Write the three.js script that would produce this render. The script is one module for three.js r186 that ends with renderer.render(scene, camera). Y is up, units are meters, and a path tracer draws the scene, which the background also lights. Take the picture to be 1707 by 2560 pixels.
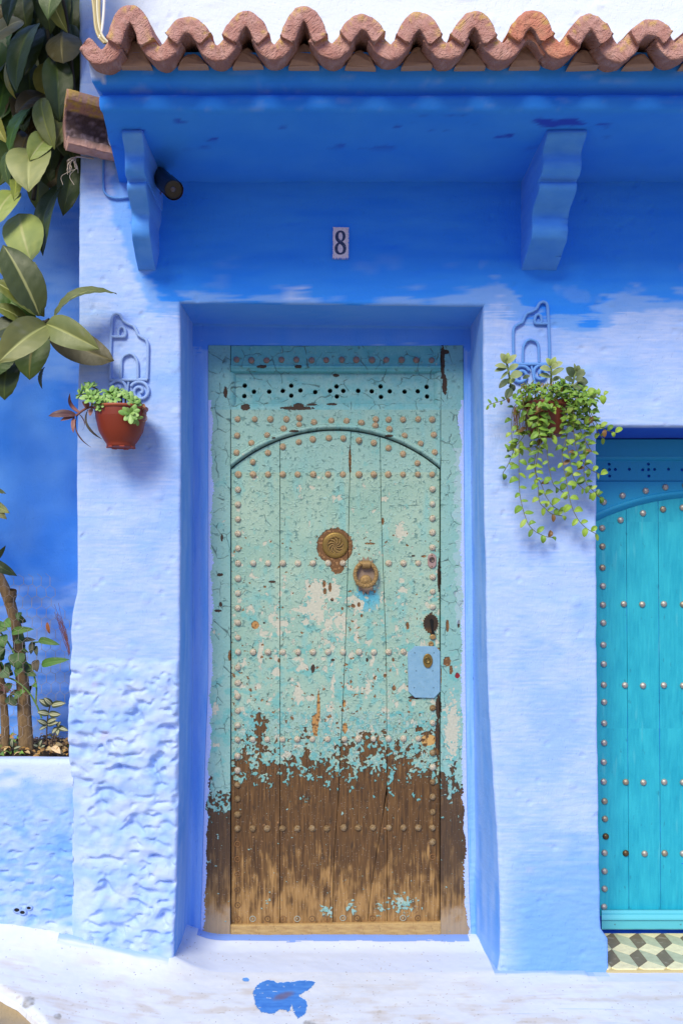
import * as THREE from 'three';
import { mergeGeometries } from 'three/addons/utils/BufferGeometryUtils.js';

/* ---------- camera, sky, sun, exposure ---------- */
const S = 0.00141, D = 3, CX = 822, CY = 1397, EYE = 1.457;      // metres per photo pixel on the wall plane, distance, lens centre, eye height
const scene = new THREE.Scene();
const camera = new THREE.PerspectiveCamera(2 * Math.atan(1280 * S / D) * 180 / Math.PI, 1707 / 2560, 0.05, 400);
camera.position.set(0, EYE, D);
camera.lookAt(0, EYE, 0);
camera.setViewOffset(1707, 2560, 853.5 - CX, 1280 - CY, 1707, 2560);
const renderer = new THREE.WebGLRenderer({ antialias: true });
renderer.toneMapping = THREE.LinearToneMapping;
renderer.toneMappingExposure = 1.07;
renderer.shadowMap.enabled = true;
renderer.setSize(682, 1024);
{ // hazy bright sky: pale towards the horizon, blue overhead
  const w = 128, h = 64, d = new Float32Array(w * h * 4);
  for (let j = 0; j < h; j++) for (let i = 0; i < w; i++) {
    const el = (j + 0.5) / h * 2 - 1, t = Math.max(0, el), k = (j * w + i) * 4;
    const a = Math.pow(t, 0.5), m = 0.82;
    d[k] = m * (0.44 - 0.13 * a); d[k + 1] = m * (0.62 - 0.12 * a); d[k + 2] = m * (1.22 - 0.06 * a); d[k + 3] = 1;
    if (el < 0) { d[k] = 0.1; d[k + 1] = 0.11; d[k + 2] = 0.12; }
  }
  const sky = new THREE.DataTexture(d, w, h, THREE.RGBAFormat, THREE.FloatType);
  sky.mapping = THREE.EquirectangularReflectionMapping; sky.magFilter = THREE.LinearFilter; sky.minFilter = THREE.LinearFilter; sky.needsUpdate = true;
  scene.background = sky; scene.environment = sky;
}
const sun = new THREE.DirectionalLight(new THREE.Color().setRGB(1, 0.925, 0.71), 3.7);
sun.position.set(-0.27 * 8, 0.66 * 8 + 1, 0.70 * 8); sun.target.position.set(0, 1, 0);
sun.castShadow = true; sun.shadow.radius = 48; sun.shadow.mapSize.set(2048, 2048);
Object.assign(sun.shadow.camera, { left: -3, right: 3, top: 3.5, bottom: -3, near: 0.5, far: 20 });
scene.add(sun, sun.target);

/* ---------- helpers ---------- */
const V = (x, y, z) => new THREE.Vector3(x, y, z);
const kz = z => S * (D - z) / D;
const PX = (px, z) => (px - CX) * kz(z), PY = (py, z) => EYE + (CY - py) * kz(z);
const P = (px, py, z) => V(PX(px, z), PY(py, z), z);
const clamp = (x, a = 0, b = 1) => x < a ? a : x > b ? b : x;
const lerp = (a, b, t) => a + (b - a) * t;
const ss = (a, b, x) => { const t = clamp((x - a) / (b - a)); return t * t * (3 - 2 * t); };
const mix3 = (a, b, t) => [lerp(a[0], b[0], t), lerp(a[1], b[1], t), lerp(a[2], b[2], t)];
const lin = a => new THREE.Color().setRGB(a[0], a[1], a[2]);
function rng(seed) { let s = seed >>> 0; return () => { s = (s + 0x6D2B79F5) >>> 0; let t = s; t = Math.imul(t ^ (t >>> 15), t | 1); t ^= t + Math.imul(t ^ (t >>> 7), t | 61); return ((t ^ (t >>> 14)) >>> 0) / 4294967296; }; }
const PERM = new Uint8Array(1024); { const r = rng(77), p = [...Array(256).keys()]; for (let i = 255; i > 0; i--) { const j = Math.floor(r() * (i + 1));[p[i], p[j]] = [p[j], p[i]]; } for (let i = 0; i < 1024; i++) PERM[i] = p[i & 255]; }
const gr = (h, x, y, z) => { const u = (h & 8) ? y : x, v = (h & 4) ? ((h & 2) ? x : z) : y; return ((h & 1) ? -u : u) + ((h & 2) ? -v : v) * 0.9 + ((h & 4) ? z : -z) * 0.35; };
function pn(x, y, z = 0) {
  const X = Math.floor(x), Y = Math.floor(y), Z = Math.floor(z); x -= X; y -= Y; z -= Z;
  const u = x * x * x * (x * (x * 6 - 15) + 10), v = y * y * y * (y * (y * 6 - 15) + 10), w = z * z * z * (z * (z * 6 - 15) + 10);
  const a = X & 255, b = Y & 255, c = Z & 255;
  const A = PERM[a] + b, B = PERM[a + 1] + b, AA = PERM[A] + c, AB = PERM[A + 1] + c, BA = PERM[B] + c, BB = PERM[B + 1] + c;
  const l = (t, p, q) => p + t * (q - p);
  return 0.8 * l(w, l(v, l(u, gr(PERM[AA] & 15, x, y, z), gr(PERM[BA] & 15, x - 1, y, z)), l(u, gr(PERM[AB] & 15, x, y - 1, z), gr(PERM[BB] & 15, x - 1, y - 1, z))),
    l(v, l(u, gr(PERM[AA + 1] & 15, x, y, z - 1), gr(PERM[BA + 1] & 15, x - 1, y, z - 1)), l(u, gr(PERM[AB + 1] & 15, x, y - 1, z - 1), gr(PERM[BB + 1] & 15, x - 1, y - 1, z - 1))));
}
function fbm(x, y, z = 0, o = 4) { let s = 0, a = 0.5, n = 0; for (let i = 0; i < o; i++) { s += a * pn(x, y, z + i * 7.3); n += a; x *= 2.03; y *= 2.03; z *= 2.03; a *= 0.5; } return s / n; }
let WF1 = 0, WF2 = 0, WID = 0;
function wor(x, y, per = 0) {
  const X = Math.floor(x), Y = Math.floor(y); let f1 = 9, f2 = 9, id = 0;
  for (let j = -1; j <= 1; j++) for (let i = -1; i <= 1; i++) {
    let cx = X + i, cy = Y + j; let hx = cx, hy = cy; if (per) { hx = ((cx % per) + per) % per; hy = ((cy % per) + per) % per; }
    const h = PERM[PERM[hx & 255] + (hy & 255)], h2 = PERM[h + 131 + (hx & 63)];
    const dx = cx + h / 255 - x, dy = cy + h2 / 255 - y, d = dx * dx + dy * dy;
    if (d < f1) { f2 = f1; f1 = d; id = PERM[h + 57 + (hy & 127)]; } else if (d < f2) f2 = d;
  }
  WF1 = Math.sqrt(f1); WF2 = Math.sqrt(f2); WID = id / 255;
}
function tex(w, h, fn, srgb, repeat = true) {                         // fn(x, y, out) fills out with 0..1 (linear when srgb)
  const d = new Uint8Array(w * h * 4), o = [0, 0, 0, 1];
  for (let j = 0; j < h; j++) for (let i = 0; i < w; i++) {
    fn(i, j, o); const k = (j * w + i) * 4;
    for (let c = 0; c < 3; c++) { let v = clamp(o[c]); if (srgb) v = v <= 0.0031308 ? v * 12.92 : 1.055 * Math.pow(v, 1 / 2.4) - 0.055; d[k + c] = Math.round(v * 255); }
    d[k + 3] = 255;
  }
  const t = new THREE.DataTexture(d, w, h, THREE.RGBAFormat); t.magFilter = THREE.LinearFilter; t.minFilter = THREE.LinearMipmapLinearFilter; t.generateMipmaps = true;
  if (repeat) t.wrapS = t.wrapT = THREE.RepeatWrapping; if (srgb) t.colorSpace = THREE.SRGBColorSpace; t.needsUpdate = true; return t;
}
/* objects */
const used = {};
function numbered(n) { const c = used[n] = (used[n] ?? -1) + 1; return c ? n + '_' + String(c).padStart(3, '0') : n; }
function thing(name, label, category, base, group) {
  const g = new THREE.Group(); g.name = numbered(name); g.position.copy(base); g.userData = { label, category }; if (group) g.userData.group = group;
  g.wo = base.clone(); scene.add(g); return g;
}
function part(name, geo, mat, parent, pos, label) {                  // geo in world axes; pos = world point of its own origin
  const m = new THREE.Mesh(geo, mat); m.name = name; m.castShadow = m.receiveShadow = true; m.wo = pos ? pos.clone() : V(0, 0, 0);
  m.position.copy(m.wo); if (parent) { m.position.sub(parent.wo); parent.add(m); } else scene.add(m);
  if (label) m.userData.label = label; return m;
}
function solo(name, geo, mat, label, category, group) { const m = part(numbered(name), geo, mat, null); m.userData = { label, category }; if (group) m.userData.group = group; return m; }
function structure(name, geo, mat) { const m = part(name, geo, mat, null); m.userData.kind = 'structure'; return m; }
/* geometry */
function grid(nu, nv, fn, closeU = false) {                          // fn(i, j) -> {p, c?, uv?}
  const pos = new Float32Array(nu * nv * 3), uv = new Float32Array(nu * nv * 2), idx = []; let col = null;
  for (let j = 0; j < nv; j++) for (let i = 0; i < nu; i++) {
    const r = fn(i, j), k = j * nu + i; pos[k * 3] = r.p.x ?? r.p[0]; pos[k * 3 + 1] = r.p.y ?? r.p[1]; pos[k * 3 + 2] = r.p.z ?? r.p[2];
    uv[k * 2] = r.uv ? r.uv[0] : pos[k * 3]; uv[k * 2 + 1] = r.uv ? r.uv[1] : pos[k * 3 + 1];
    if (r.c) { col = col || new Float32Array(nu * nv * 3); col[k * 3] = r.c[0]; col[k * 3 + 1] = r.c[1]; col[k * 3 + 2] = r.c[2]; }
  }
  const mi = closeU ? nu : nu - 1;
  for (let j = 0; j < nv - 1; j++) for (let i = 0; i < mi; i++) { const i2 = (i + 1) % nu, a = j * nu + i, b = j * nu + i2, c = a + nu, d = b + nu; idx.push(a, b, d, a, d, c); }
  const g = new THREE.BufferGeometry(); g.setAttribute('position', new THREE.BufferAttribute(pos, 3)); g.setAttribute('uv', new THREE.BufferAttribute(uv, 2));
  if (col) g.setAttribute('color', new THREE.BufferAttribute(col, 3)); g.setIndex(idx); g.computeVertexNormals(); return g;
}
function planarUV(g, f) { const p = g.attributes.position, u = new Float32Array(p.count * 2); for (let i = 0; i < p.count; i++) { const r = f(p.getX(i), p.getY(i), p.getZ(i)); u[i * 2] = r[0]; u[i * 2 + 1] = r[1]; } g.setAttribute('uv', new THREE.BufferAttribute(u, 2)); return g; }
function paint(g, f) { const p = g.attributes.position, c = new Float32Array(p.count * 3); for (let i = 0; i < p.count; i++) { const r = f(p.getX(i), p.getY(i), p.getZ(i)); c[i * 3] = r[0]; c[i * 3 + 1] = r[1]; c[i * 3 + 2] = r[2]; } g.setAttribute('color', new THREE.BufferAttribute(c, 3)); return g; }
function warp(g, f) { const p = g.attributes.position; for (let i = 0; i < p.count; i++) { const r = f(p.getX(i), p.getY(i), p.getZ(i)); p.setXYZ(i, r[0], r[1], r[2]); } g.computeVertexNormals(); return g; }
function extrude(pts, zFront, thick, bevel = 0.0015, holes = []) {   // pts: world [x, y]; front face (before bevel) at zFront
  const s = new THREE.Shape(pts.map(p => new THREE.Vector2(p[0], p[1])));
  for (const h of holes) s.holes.push(new THREE.Path(h.map(p => new THREE.Vector2(p[0], p[1]))));
  const g = new THREE.ExtrudeGeometry(s, { depth: thick - bevel * 2, bevelEnabled: bevel > 0, bevelThickness: bevel, bevelSize: bevel, bevelOffset: -bevel, bevelSegments: 2, curveSegments: 12 });
  g.translate(0, 0, zFront - thick + bevel); return g;
}
const pxPoly = (a, z) => a.map(([x, y]) => [PX(x, z), PY(y, z)]);
function tube(pts, r, rad = 6, seg = 0, closed = false, tension = 0.5) { const c = new THREE.CatmullRomCurve3(pts, closed, 'catmullrom', tension); return new THREE.TubeGeometry(c, seg || pts.length * 6, r, rad, closed); }
function disc(r, n = 12, cx = 0, cy = 0) { const a = []; for (let i = 0; i < n; i++) { const t = i / n * Math.PI * 2; a.push([cx + r * Math.cos(t), cy + r * Math.sin(t)]); } return a; }
const join = a => mergeGeometries(a.map(g => { const h = g.index ? g.toNonIndexed() : g; for (const k of Object.keys(h.attributes)) if (!['position', 'normal', 'uv', 'color'].includes(k)) h.deleteAttribute(k); return h; }));
function pw(tab, y) { if (y <= tab[0][0]) return tab[0][1]; for (let i = 1; i < tab.length; i++) if (y <= tab[i][0]) return lerp(tab[i - 1][1], tab[i][1], (y - tab[i - 1][0]) / (tab[i][0] - tab[i - 1][0])); return tab[tab.length - 1][1]; }

/* ---------- shared materials ---------- */
const plasterBump = tex(512, 512, (i, j, o) => {
  const a = i / 512 * Math.PI * 2, b = j / 512 * Math.PI * 2;          // torus sampling keeps the tile seamless
  const cx = Math.cos(a) * 1.6, sx = Math.sin(a) * 1.6, cy = Math.cos(b), sy = Math.sin(b);
  const n = 0.5 * (pn(cx * 2.2 + 9, sx * 2.2 + sy * 14, cy * 14) + pn(cx * 5 + 3, sx * 5 + sy * 30, cy * 30)) * 0.9 + 0.5 * pn(cx * 11 + sy * 7, sx * 11 + 5, cy * 7 + 2);
  const p = pn(cx * 20 + 40, sx * 20 + sy * 9, cy * 13); const pit = p > 0.42 ? -(p - 0.42) * 2.2 : p < -0.48 ? (-p - 0.48) * 1.6 : 0;
  o[0] = o[1] = o[2] = 0.5 + n * 0.2 + 0.16 * pn(cx * 5 + 20, sx * 5 + 3, cy * 5 + sy * 5) + 0.1 * pn(cx * 16, sx * 16 + 30, cy * 14 + sy * 11) + pit;
});
const mat = (c, o = {}) => new THREE.MeshStandardMaterial({ color: lin(c), roughness: 0.85, ...o });
const plaster = new THREE.MeshStandardMaterial({ vertexColors: true, roughness: 0.93, bumpMap: plasterBump, bumpScale: 0.0026 });
const grain = tex(256, 256, (i, j, o) => { const a = i / 256 * Math.PI * 2, b = j / 256 * Math.PI * 2; const n = pn(Math.cos(a) * 9 + Math.cos(b) * 9, Math.sin(a) * 9 + 4, Math.sin(b) * 9) * 0.6 + pn(Math.cos(a) * 20 + Math.cos(b) * 20, Math.sin(a) * 20 + 4, Math.sin(b) * 20) * 0.6; o[0] = o[1] = o[2] = 0.5 + n * 0.5; });
const PALE = [0.29, 0.46, 0.88], WHITE = [0.74, 0.80, 0.90], DEEP = [0.014, 0.232, 0.90];  // DEEP also carries the canopy shade painted on the wall

/* ---------- house front: one plaster skin with two door recesses ---------- */
const Z1 = -0.26, Z2 = -0.335, Z3 = -0.30;
const edgeTab = (a, z) => { const t = a.map(([py, px]) => [PY(py, z), PX(px, z)]).sort((p, q) => p[0] - q[0]); return y => pw(t, y); };
const eLeft = edgeTab([[-300, 197], [0, 197], [300, 200], [500, 198], [700, 197], [900, 197], [1100, 192], [1300, 191], [1420, 193], [1480, 192], [1530, 181], [1580, 176], [1620, 179], [1650, 175], [1850, 172], [1960, 178], [2600, 178]], 0);
const eML = edgeTab([[700, 450], [1000, 453], [1400, 451], [1700, 449], [2000, 447], [2200, 442], [2400, 435], [2500, 430]], 0);
const eMR = edgeTab([[700, 1207], [1100, 1209], [1500, 1214], [1780, 1222], [1950, 1234], [2120, 1245], [2250, 1250], [2390, 1250], [2430, 1243], [2500, 1240]], 0);
const eIL = edgeTab([[700, 480], [1500, 482], [2000, 479], [2400, 477]], Z1);
const eIR = edgeTab([[700, 1176], [1240, 1180], [1700, 1185], [2100, 1190], [2400, 1191]], Z1);
const eFL = edgeTab([[800, 521], [1700, 521], [1900, 513], [2200, 506], [2400, 501]], Z1);
const eFR = edgeTab([[800, 1157], [1700, 1163], [2000, 1167], [2250, 1173], [2400, 1178]], Z1);
const eRL = edgeTab([[1000, 1491], [1400, 1490], [1900, 1494], [2100, 1497], [2300, 1500], [2325, 1502], [2350, 1519], [2440, 1521]], 0);
const YT1 = PY(757, 0), YT2 = PY(863, Z1), YT3 = PY(1066, 0);
{
  // profile of an edge: [offset along the wall, share of the recess depth]
  const edge = (depth, r) => { const a = []; for (let i = 0; i <= 5; i++) { const t = i / 5 * Math.PI / 2; a.push([-r + r * Math.sin(t), r * (1 - Math.cos(t)) / depth]); } const n = 9; for (let i = 1; i <= n; i++) { const t = i / n; a.push([0.003 * t, lerp(r / depth, 1, t)]); } return a; };
  const cols = [], rows = [];
  const span = (list, e0, o0, e1, o1, n, st) => { for (let i = 1; i < n; i++) { const t = i / n; list.push({ ...st, x: y => lerp(e0(y) + o0, e1(y) - o1, t) }); } };
  const c = (k) => y => k;
  const push = (list, e, depth, r, key, into, st) => { const a = edge(depth, r); const seq = into ? a : a.slice().reverse(); for (const [o, f] of seq) list.push({ ...st, [key]: f, x: y => e(y) + (into ? o : -o) }); };
  const st0 = { L: 0, a: 0, b: 0, c: 0 };
  { const a = edge(0.45, 0.012).reverse(); for (const [o, f] of a) cols.push({ ...st0, L: f, x: y => eLeft(y) - o }); }
  span(cols, eLeft, 0.012, eML, 0.012, 78, st0);
  push(cols, eML, -Z1, 0.012, 'a', true, st0);
  span(cols, y => lerp(eML(y), eIL(y), 1), 0.003, eFL, 0.003, 16, { ...st0, a: 1 });
  push(cols, eFL, Z1 - Z2, 0.003, 'b', true, { ...st0, a: 1 });
  span(cols, eFL, 0.004, eFR, 0.004, 24, { ...st0, a: 1, b: 1 });
  push(cols, eFR, Z1 - Z2, 0.003, 'b', false, { ...st0, a: 1 });
  span(cols, eFR, 0.003, eIR, 0.003, 9, { ...st0, a: 1 });
  { const a = edge(-Z1, 0.012).reverse(); for (const [o, f] of a) cols.push({ ...st0, a: f, x: y => lerp(eMR(y), eIR(y), f) - o }); }
  span(cols, eMR, 0.012, eRL, 0.01, 74, st0);
  push(cols, eRL, -Z3, 0.01, 'c', true, st0);
  span(cols, eRL, 0.003, c(1.92), 0.003, 120, { ...st0, c: 1 });
  push(cols, c(1.92), -Z3, 0.01, 'c', false, st0);
  span(cols, c(1.92), 0.01, c(2.7), 0, 30, st0); cols.push({ ...st0, x: c(2.7) });
  const r0 = { a: 1, b: 1, c: 1 };
  rows.push({ ...r0, x: c(-0.12) });
  span(rows, c(-0.12), 0, c(YT3), 0.01, 400, r0);
  push(rows, c(YT3), -Z3, 0.01, 'c', false, r0);
  span(rows, c(YT3), 0.01, c(YT2), 0.003, 68, { ...r0, c: 0 });
  push(rows, c(YT2), Z1 - Z2, 0.003, 'b', false, { ...r0, c: 0 });
  span(rows, c(YT2), 0.003, c(YT1), 0.012, 18, { ...r0, c: 0, b: 0 });
  push(rows, c(YT1), -Z1, 0.012, 'a', false, { a: 1, b: 0, c: 0 });
  span(rows, c(YT1), 0.012, c(4.3), 0, 270, { a: 0, b: 0, c: 0 }); rows.push({ a: 0, b: 0, c: 0, x: c(4.3) });
  // edge sequences of rows where the recess lies BELOW need the reversed offset sign only, handled by push(into=false)
  const blob = (x, y, cx, cy, rx, ry) => { const a = (x - cx) / rx, b = (y - cy) / ry; return Math.exp(-(a * a + b * b)); };
  const facadeColour = (x, y, z, f) => {
    const px = x / S + CX, py = CY - (y - EYE) / S;
    const st = fbm(x * 5, y * 26, 3, 4), pt = fbm(x * 3.2, y * 3.6, 11, 4), fine = fbm(x * 14, y * 120, 5, 3), bl = fbm(x * 9, y * 9, 21, 3);
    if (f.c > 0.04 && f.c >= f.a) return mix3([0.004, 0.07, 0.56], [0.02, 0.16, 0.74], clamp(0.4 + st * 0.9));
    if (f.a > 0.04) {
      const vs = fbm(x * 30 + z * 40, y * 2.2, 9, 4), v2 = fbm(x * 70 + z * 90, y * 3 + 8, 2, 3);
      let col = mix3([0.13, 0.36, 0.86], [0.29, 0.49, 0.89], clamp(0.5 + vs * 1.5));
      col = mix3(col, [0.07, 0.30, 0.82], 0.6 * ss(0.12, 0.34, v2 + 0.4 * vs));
      if (f.top) col = mix3(col, mix3([0.03, 0.25, 0.88], [0.07, 0.30, 0.88], clamp(0.5 + st)), 0.8 * ss(-0.1, 0.02, fbm(x * 20, y * 60, z * 20, 3) + (y - YT2 + 0.012) * 12));  // shade under the lintel put into the colour of soffit and strip
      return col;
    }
    let col = mix3(PALE, [0.47, 0.585, 0.90], clamp(0.5 + pt * 2.2 + fine * 0.6));
    col = mix3(col, [0.13, 0.36, 0.84], 0.62 * ss(-0.05, 0.42, pt * 0.95 + st * 0.22));          // thin second wash, brushed sideways
    { const b = 1 + 0.10 * fine + 0.05 * pn(x * 40, y * 190, 7); col = [col[0] * b * b, col[1] * b, col[2]]; }
    const right = ss(1230, 1330, px);
    // lower right pier: bluer wash with sideways strokes
    col = mix3(col, [0.13, 0.34, 0.80], 0.75 * right * ss(2010, 2240, py + 140 * (st + pt)));
    col = mix3(col, [0.46, 0.43, 0.66], 0.35 * ss(0.22, 0.4, bl) * blob(px, py, 1370, 2180, 120, 130));
    // left pier foot: pale lumps, blue in the pits is left to the relief
    const foot = ss(1640, 1670, py) * (1 - ss(470, 500, px));
    col = mix3(col, mix3([0.30, 0.48, 0.86], [0.52, 0.63, 0.90], clamp(0.55 + 2.4 * fbm(x * 11, y * 13, 25, 3))), 0.7 * foot);
    col = mix3(col, [0.45, 0.40, 0.62], 0.5 * foot * ss(0.3, 0.45, bl));
    // canopy shade put into the wall colour as deep blue, edged like brushwork
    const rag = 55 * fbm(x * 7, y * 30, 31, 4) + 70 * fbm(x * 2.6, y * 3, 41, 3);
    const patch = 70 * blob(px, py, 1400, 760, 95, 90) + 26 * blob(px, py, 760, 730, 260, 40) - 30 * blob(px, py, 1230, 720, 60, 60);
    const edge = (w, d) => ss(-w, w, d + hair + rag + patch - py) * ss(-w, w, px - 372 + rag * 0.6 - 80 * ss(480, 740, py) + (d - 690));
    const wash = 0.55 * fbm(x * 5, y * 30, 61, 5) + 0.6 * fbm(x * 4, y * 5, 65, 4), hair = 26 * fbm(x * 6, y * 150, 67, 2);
    col = mix3(col, [0.10, 0.33, 0.84], 0.72 * ss(-0.30, -0.18, wash) * edge(9, 782 + 40 * wash));               // outer, thinner step of the painted canopy shade
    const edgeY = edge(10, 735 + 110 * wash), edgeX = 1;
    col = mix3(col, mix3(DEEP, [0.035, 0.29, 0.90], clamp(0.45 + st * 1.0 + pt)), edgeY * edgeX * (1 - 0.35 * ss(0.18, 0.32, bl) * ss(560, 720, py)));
    const up2 = ss(2.86, 3.06, y + 0.12 * (pt + st)) * ss(205, 330, px + 60 * pt); if (up2 > 0) col = mix3(col, mix3(WHITE, [0.34, 0.47, 0.85], 0.8 * ss(0.28, 0.5, st + bl * 0.5)), up2);
    return col;
  };
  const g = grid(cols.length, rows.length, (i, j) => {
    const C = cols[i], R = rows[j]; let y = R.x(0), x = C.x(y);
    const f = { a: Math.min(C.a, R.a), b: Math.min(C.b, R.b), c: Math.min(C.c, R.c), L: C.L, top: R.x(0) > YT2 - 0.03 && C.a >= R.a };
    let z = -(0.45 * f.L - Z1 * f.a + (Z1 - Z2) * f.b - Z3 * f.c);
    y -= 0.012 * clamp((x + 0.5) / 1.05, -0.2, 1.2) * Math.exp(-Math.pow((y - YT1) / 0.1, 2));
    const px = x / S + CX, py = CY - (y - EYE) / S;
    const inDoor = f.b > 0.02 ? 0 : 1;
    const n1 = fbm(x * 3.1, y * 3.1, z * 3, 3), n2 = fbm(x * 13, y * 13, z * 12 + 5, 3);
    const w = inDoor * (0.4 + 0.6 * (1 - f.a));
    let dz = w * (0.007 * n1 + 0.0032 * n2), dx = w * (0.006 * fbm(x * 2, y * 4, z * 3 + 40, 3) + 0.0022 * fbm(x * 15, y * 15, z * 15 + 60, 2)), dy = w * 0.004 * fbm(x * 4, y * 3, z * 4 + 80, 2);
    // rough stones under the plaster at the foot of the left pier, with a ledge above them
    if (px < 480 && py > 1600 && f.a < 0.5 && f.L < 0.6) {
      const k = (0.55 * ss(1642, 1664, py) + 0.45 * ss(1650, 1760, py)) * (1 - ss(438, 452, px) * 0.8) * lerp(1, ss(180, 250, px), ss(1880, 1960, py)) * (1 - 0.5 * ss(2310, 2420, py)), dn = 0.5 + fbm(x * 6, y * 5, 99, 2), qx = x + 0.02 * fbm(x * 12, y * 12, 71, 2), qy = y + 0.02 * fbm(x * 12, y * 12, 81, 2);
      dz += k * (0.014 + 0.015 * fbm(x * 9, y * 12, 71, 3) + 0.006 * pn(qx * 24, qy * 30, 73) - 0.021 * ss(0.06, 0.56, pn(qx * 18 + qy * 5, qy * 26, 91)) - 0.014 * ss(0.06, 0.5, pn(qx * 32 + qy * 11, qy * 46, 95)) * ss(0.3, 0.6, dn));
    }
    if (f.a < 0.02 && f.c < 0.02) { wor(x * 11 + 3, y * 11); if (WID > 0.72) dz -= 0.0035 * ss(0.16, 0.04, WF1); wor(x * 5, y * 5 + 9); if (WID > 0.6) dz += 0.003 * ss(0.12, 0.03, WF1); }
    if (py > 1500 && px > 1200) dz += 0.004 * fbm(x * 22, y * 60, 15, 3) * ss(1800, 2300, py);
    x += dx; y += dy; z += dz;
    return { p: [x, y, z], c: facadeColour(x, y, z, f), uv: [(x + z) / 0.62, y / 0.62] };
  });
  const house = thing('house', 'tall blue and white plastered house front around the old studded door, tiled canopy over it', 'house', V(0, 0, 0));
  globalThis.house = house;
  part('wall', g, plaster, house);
}
/* canopy: plaster cornice carrying the tiles */
const canopyMat = new THREE.MeshStandardMaterial({ vertexColors: true, roughness: 0.9, bumpMap: plasterBump, bumpScale: 0.0018 });
const canopy = (() => {
  const raw = [[-0.03, 2.782], [0, 2.785], [0.10, 2.787], [0.2, 2.789], [0.3, 2.79], [0.4, 2.791], [0.452, 2.792], [0.463, 2.796], [0.468, 2.808], [0.468, 2.826], [0.463, 2.839], [0.448, 2.844], [0.444, 2.848], [0.456, 2.852], [0.484, 2.856], [0.497, 2.861], [0.502, 2.874], [0.506, 2.892], [0.512, 2.910], [0.521, 2.921], [0.529, 2.927], [0.52, 2.934], [0.42, 2.985], [0.2, 3.06], [-0.03, 3.12]];
  const prof = []; for (let i = 0; i < raw.length - 1; i++) { const L = Math.hypot(raw[i + 1][0] - raw[i][0], raw[i + 1][1] - raw[i][1]), n = Math.max(1, Math.round(L / 0.012)); for (let k = 0; k < n; k++) prof.push([lerp(raw[i][0], raw[i + 1][0], k / n), lerp(raw[i][1], raw[i + 1][1], k / n)]); } prof.push(raw[raw.length - 1]);
  const xl = z => z > 0.452 ? -0.676 - (z - 0.452) * 0.42 : lerp(-0.738, -0.676, clamp(z / 0.452));
  const xs = []; for (let x = 0; x <= 1; x += 1 / 300) xs.push(x);
  const place = (x, y, z) => { const k = 0.0035; return [x + k * fbm(x * 9, y * 9, z * 9, 2), y + 0.006 * fbm(x * 2.3, 3, z * 4, 3) + 0.0022 * fbm(x * 17, y * 17, z * 17, 2), z + 0.006 * fbm(x * 2.1, y * 6, 9, 3) + 0.0022 * fbm(x * 15, y * 15, 5, 2)]; };
  const col = (x, y, z) => { const n = fbm(x * 5, y * 14 + z * 6, 2, 4), m = fbm(x * 9, z * 12 + y * 30, 17, 3); let c = mix3(DEEP, [0.03, 0.275, 0.90], clamp(0.45 + n * 1.6)); if (z < 0.44) c = mix3(c, [0.008, 0.04, 0.52], 0.9 * ss(0.17, 0.3, m) * ss(0.2, 0.3, z)); if (y > 2.79 && z > 0.455) c = mix3(c, [0.22, 0.40, 0.82], 0.35 * ss(0.1, 0.35, fbm(x * 12, y * 70, 4, 3))); if (x < -0.655 + 0.03 * m && y > 2.86) c = mix3(c, [0.45, 0.57, 0.88], 0.9 * ss(-0.2, 0.1, n + (-0.655 - x) * 6)); return c; };  // pale upper left end: sun catching the return, put into the colour
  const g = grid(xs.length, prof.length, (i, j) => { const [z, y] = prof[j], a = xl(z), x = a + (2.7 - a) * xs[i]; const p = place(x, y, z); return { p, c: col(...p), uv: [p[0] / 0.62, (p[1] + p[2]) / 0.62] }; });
  // left end cap: strips between the soffit/fascia line and the roof slope line
  const cap = grid(prof.length, 2, (i, j) => { const [z, y] = prof[i]; const zz = j ? 0.2 : z, yy = j ? 2.9 : y; const p = place(j ? xl(0.2) : xl(z), yy, zz); return { p, c: col(...p), uv: [p[2] / 0.62, p[1] / 0.62] }; });
  return part('canopy', join([g, cap]), canopyMat, house, V(0, 0, 0));
})();
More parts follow.
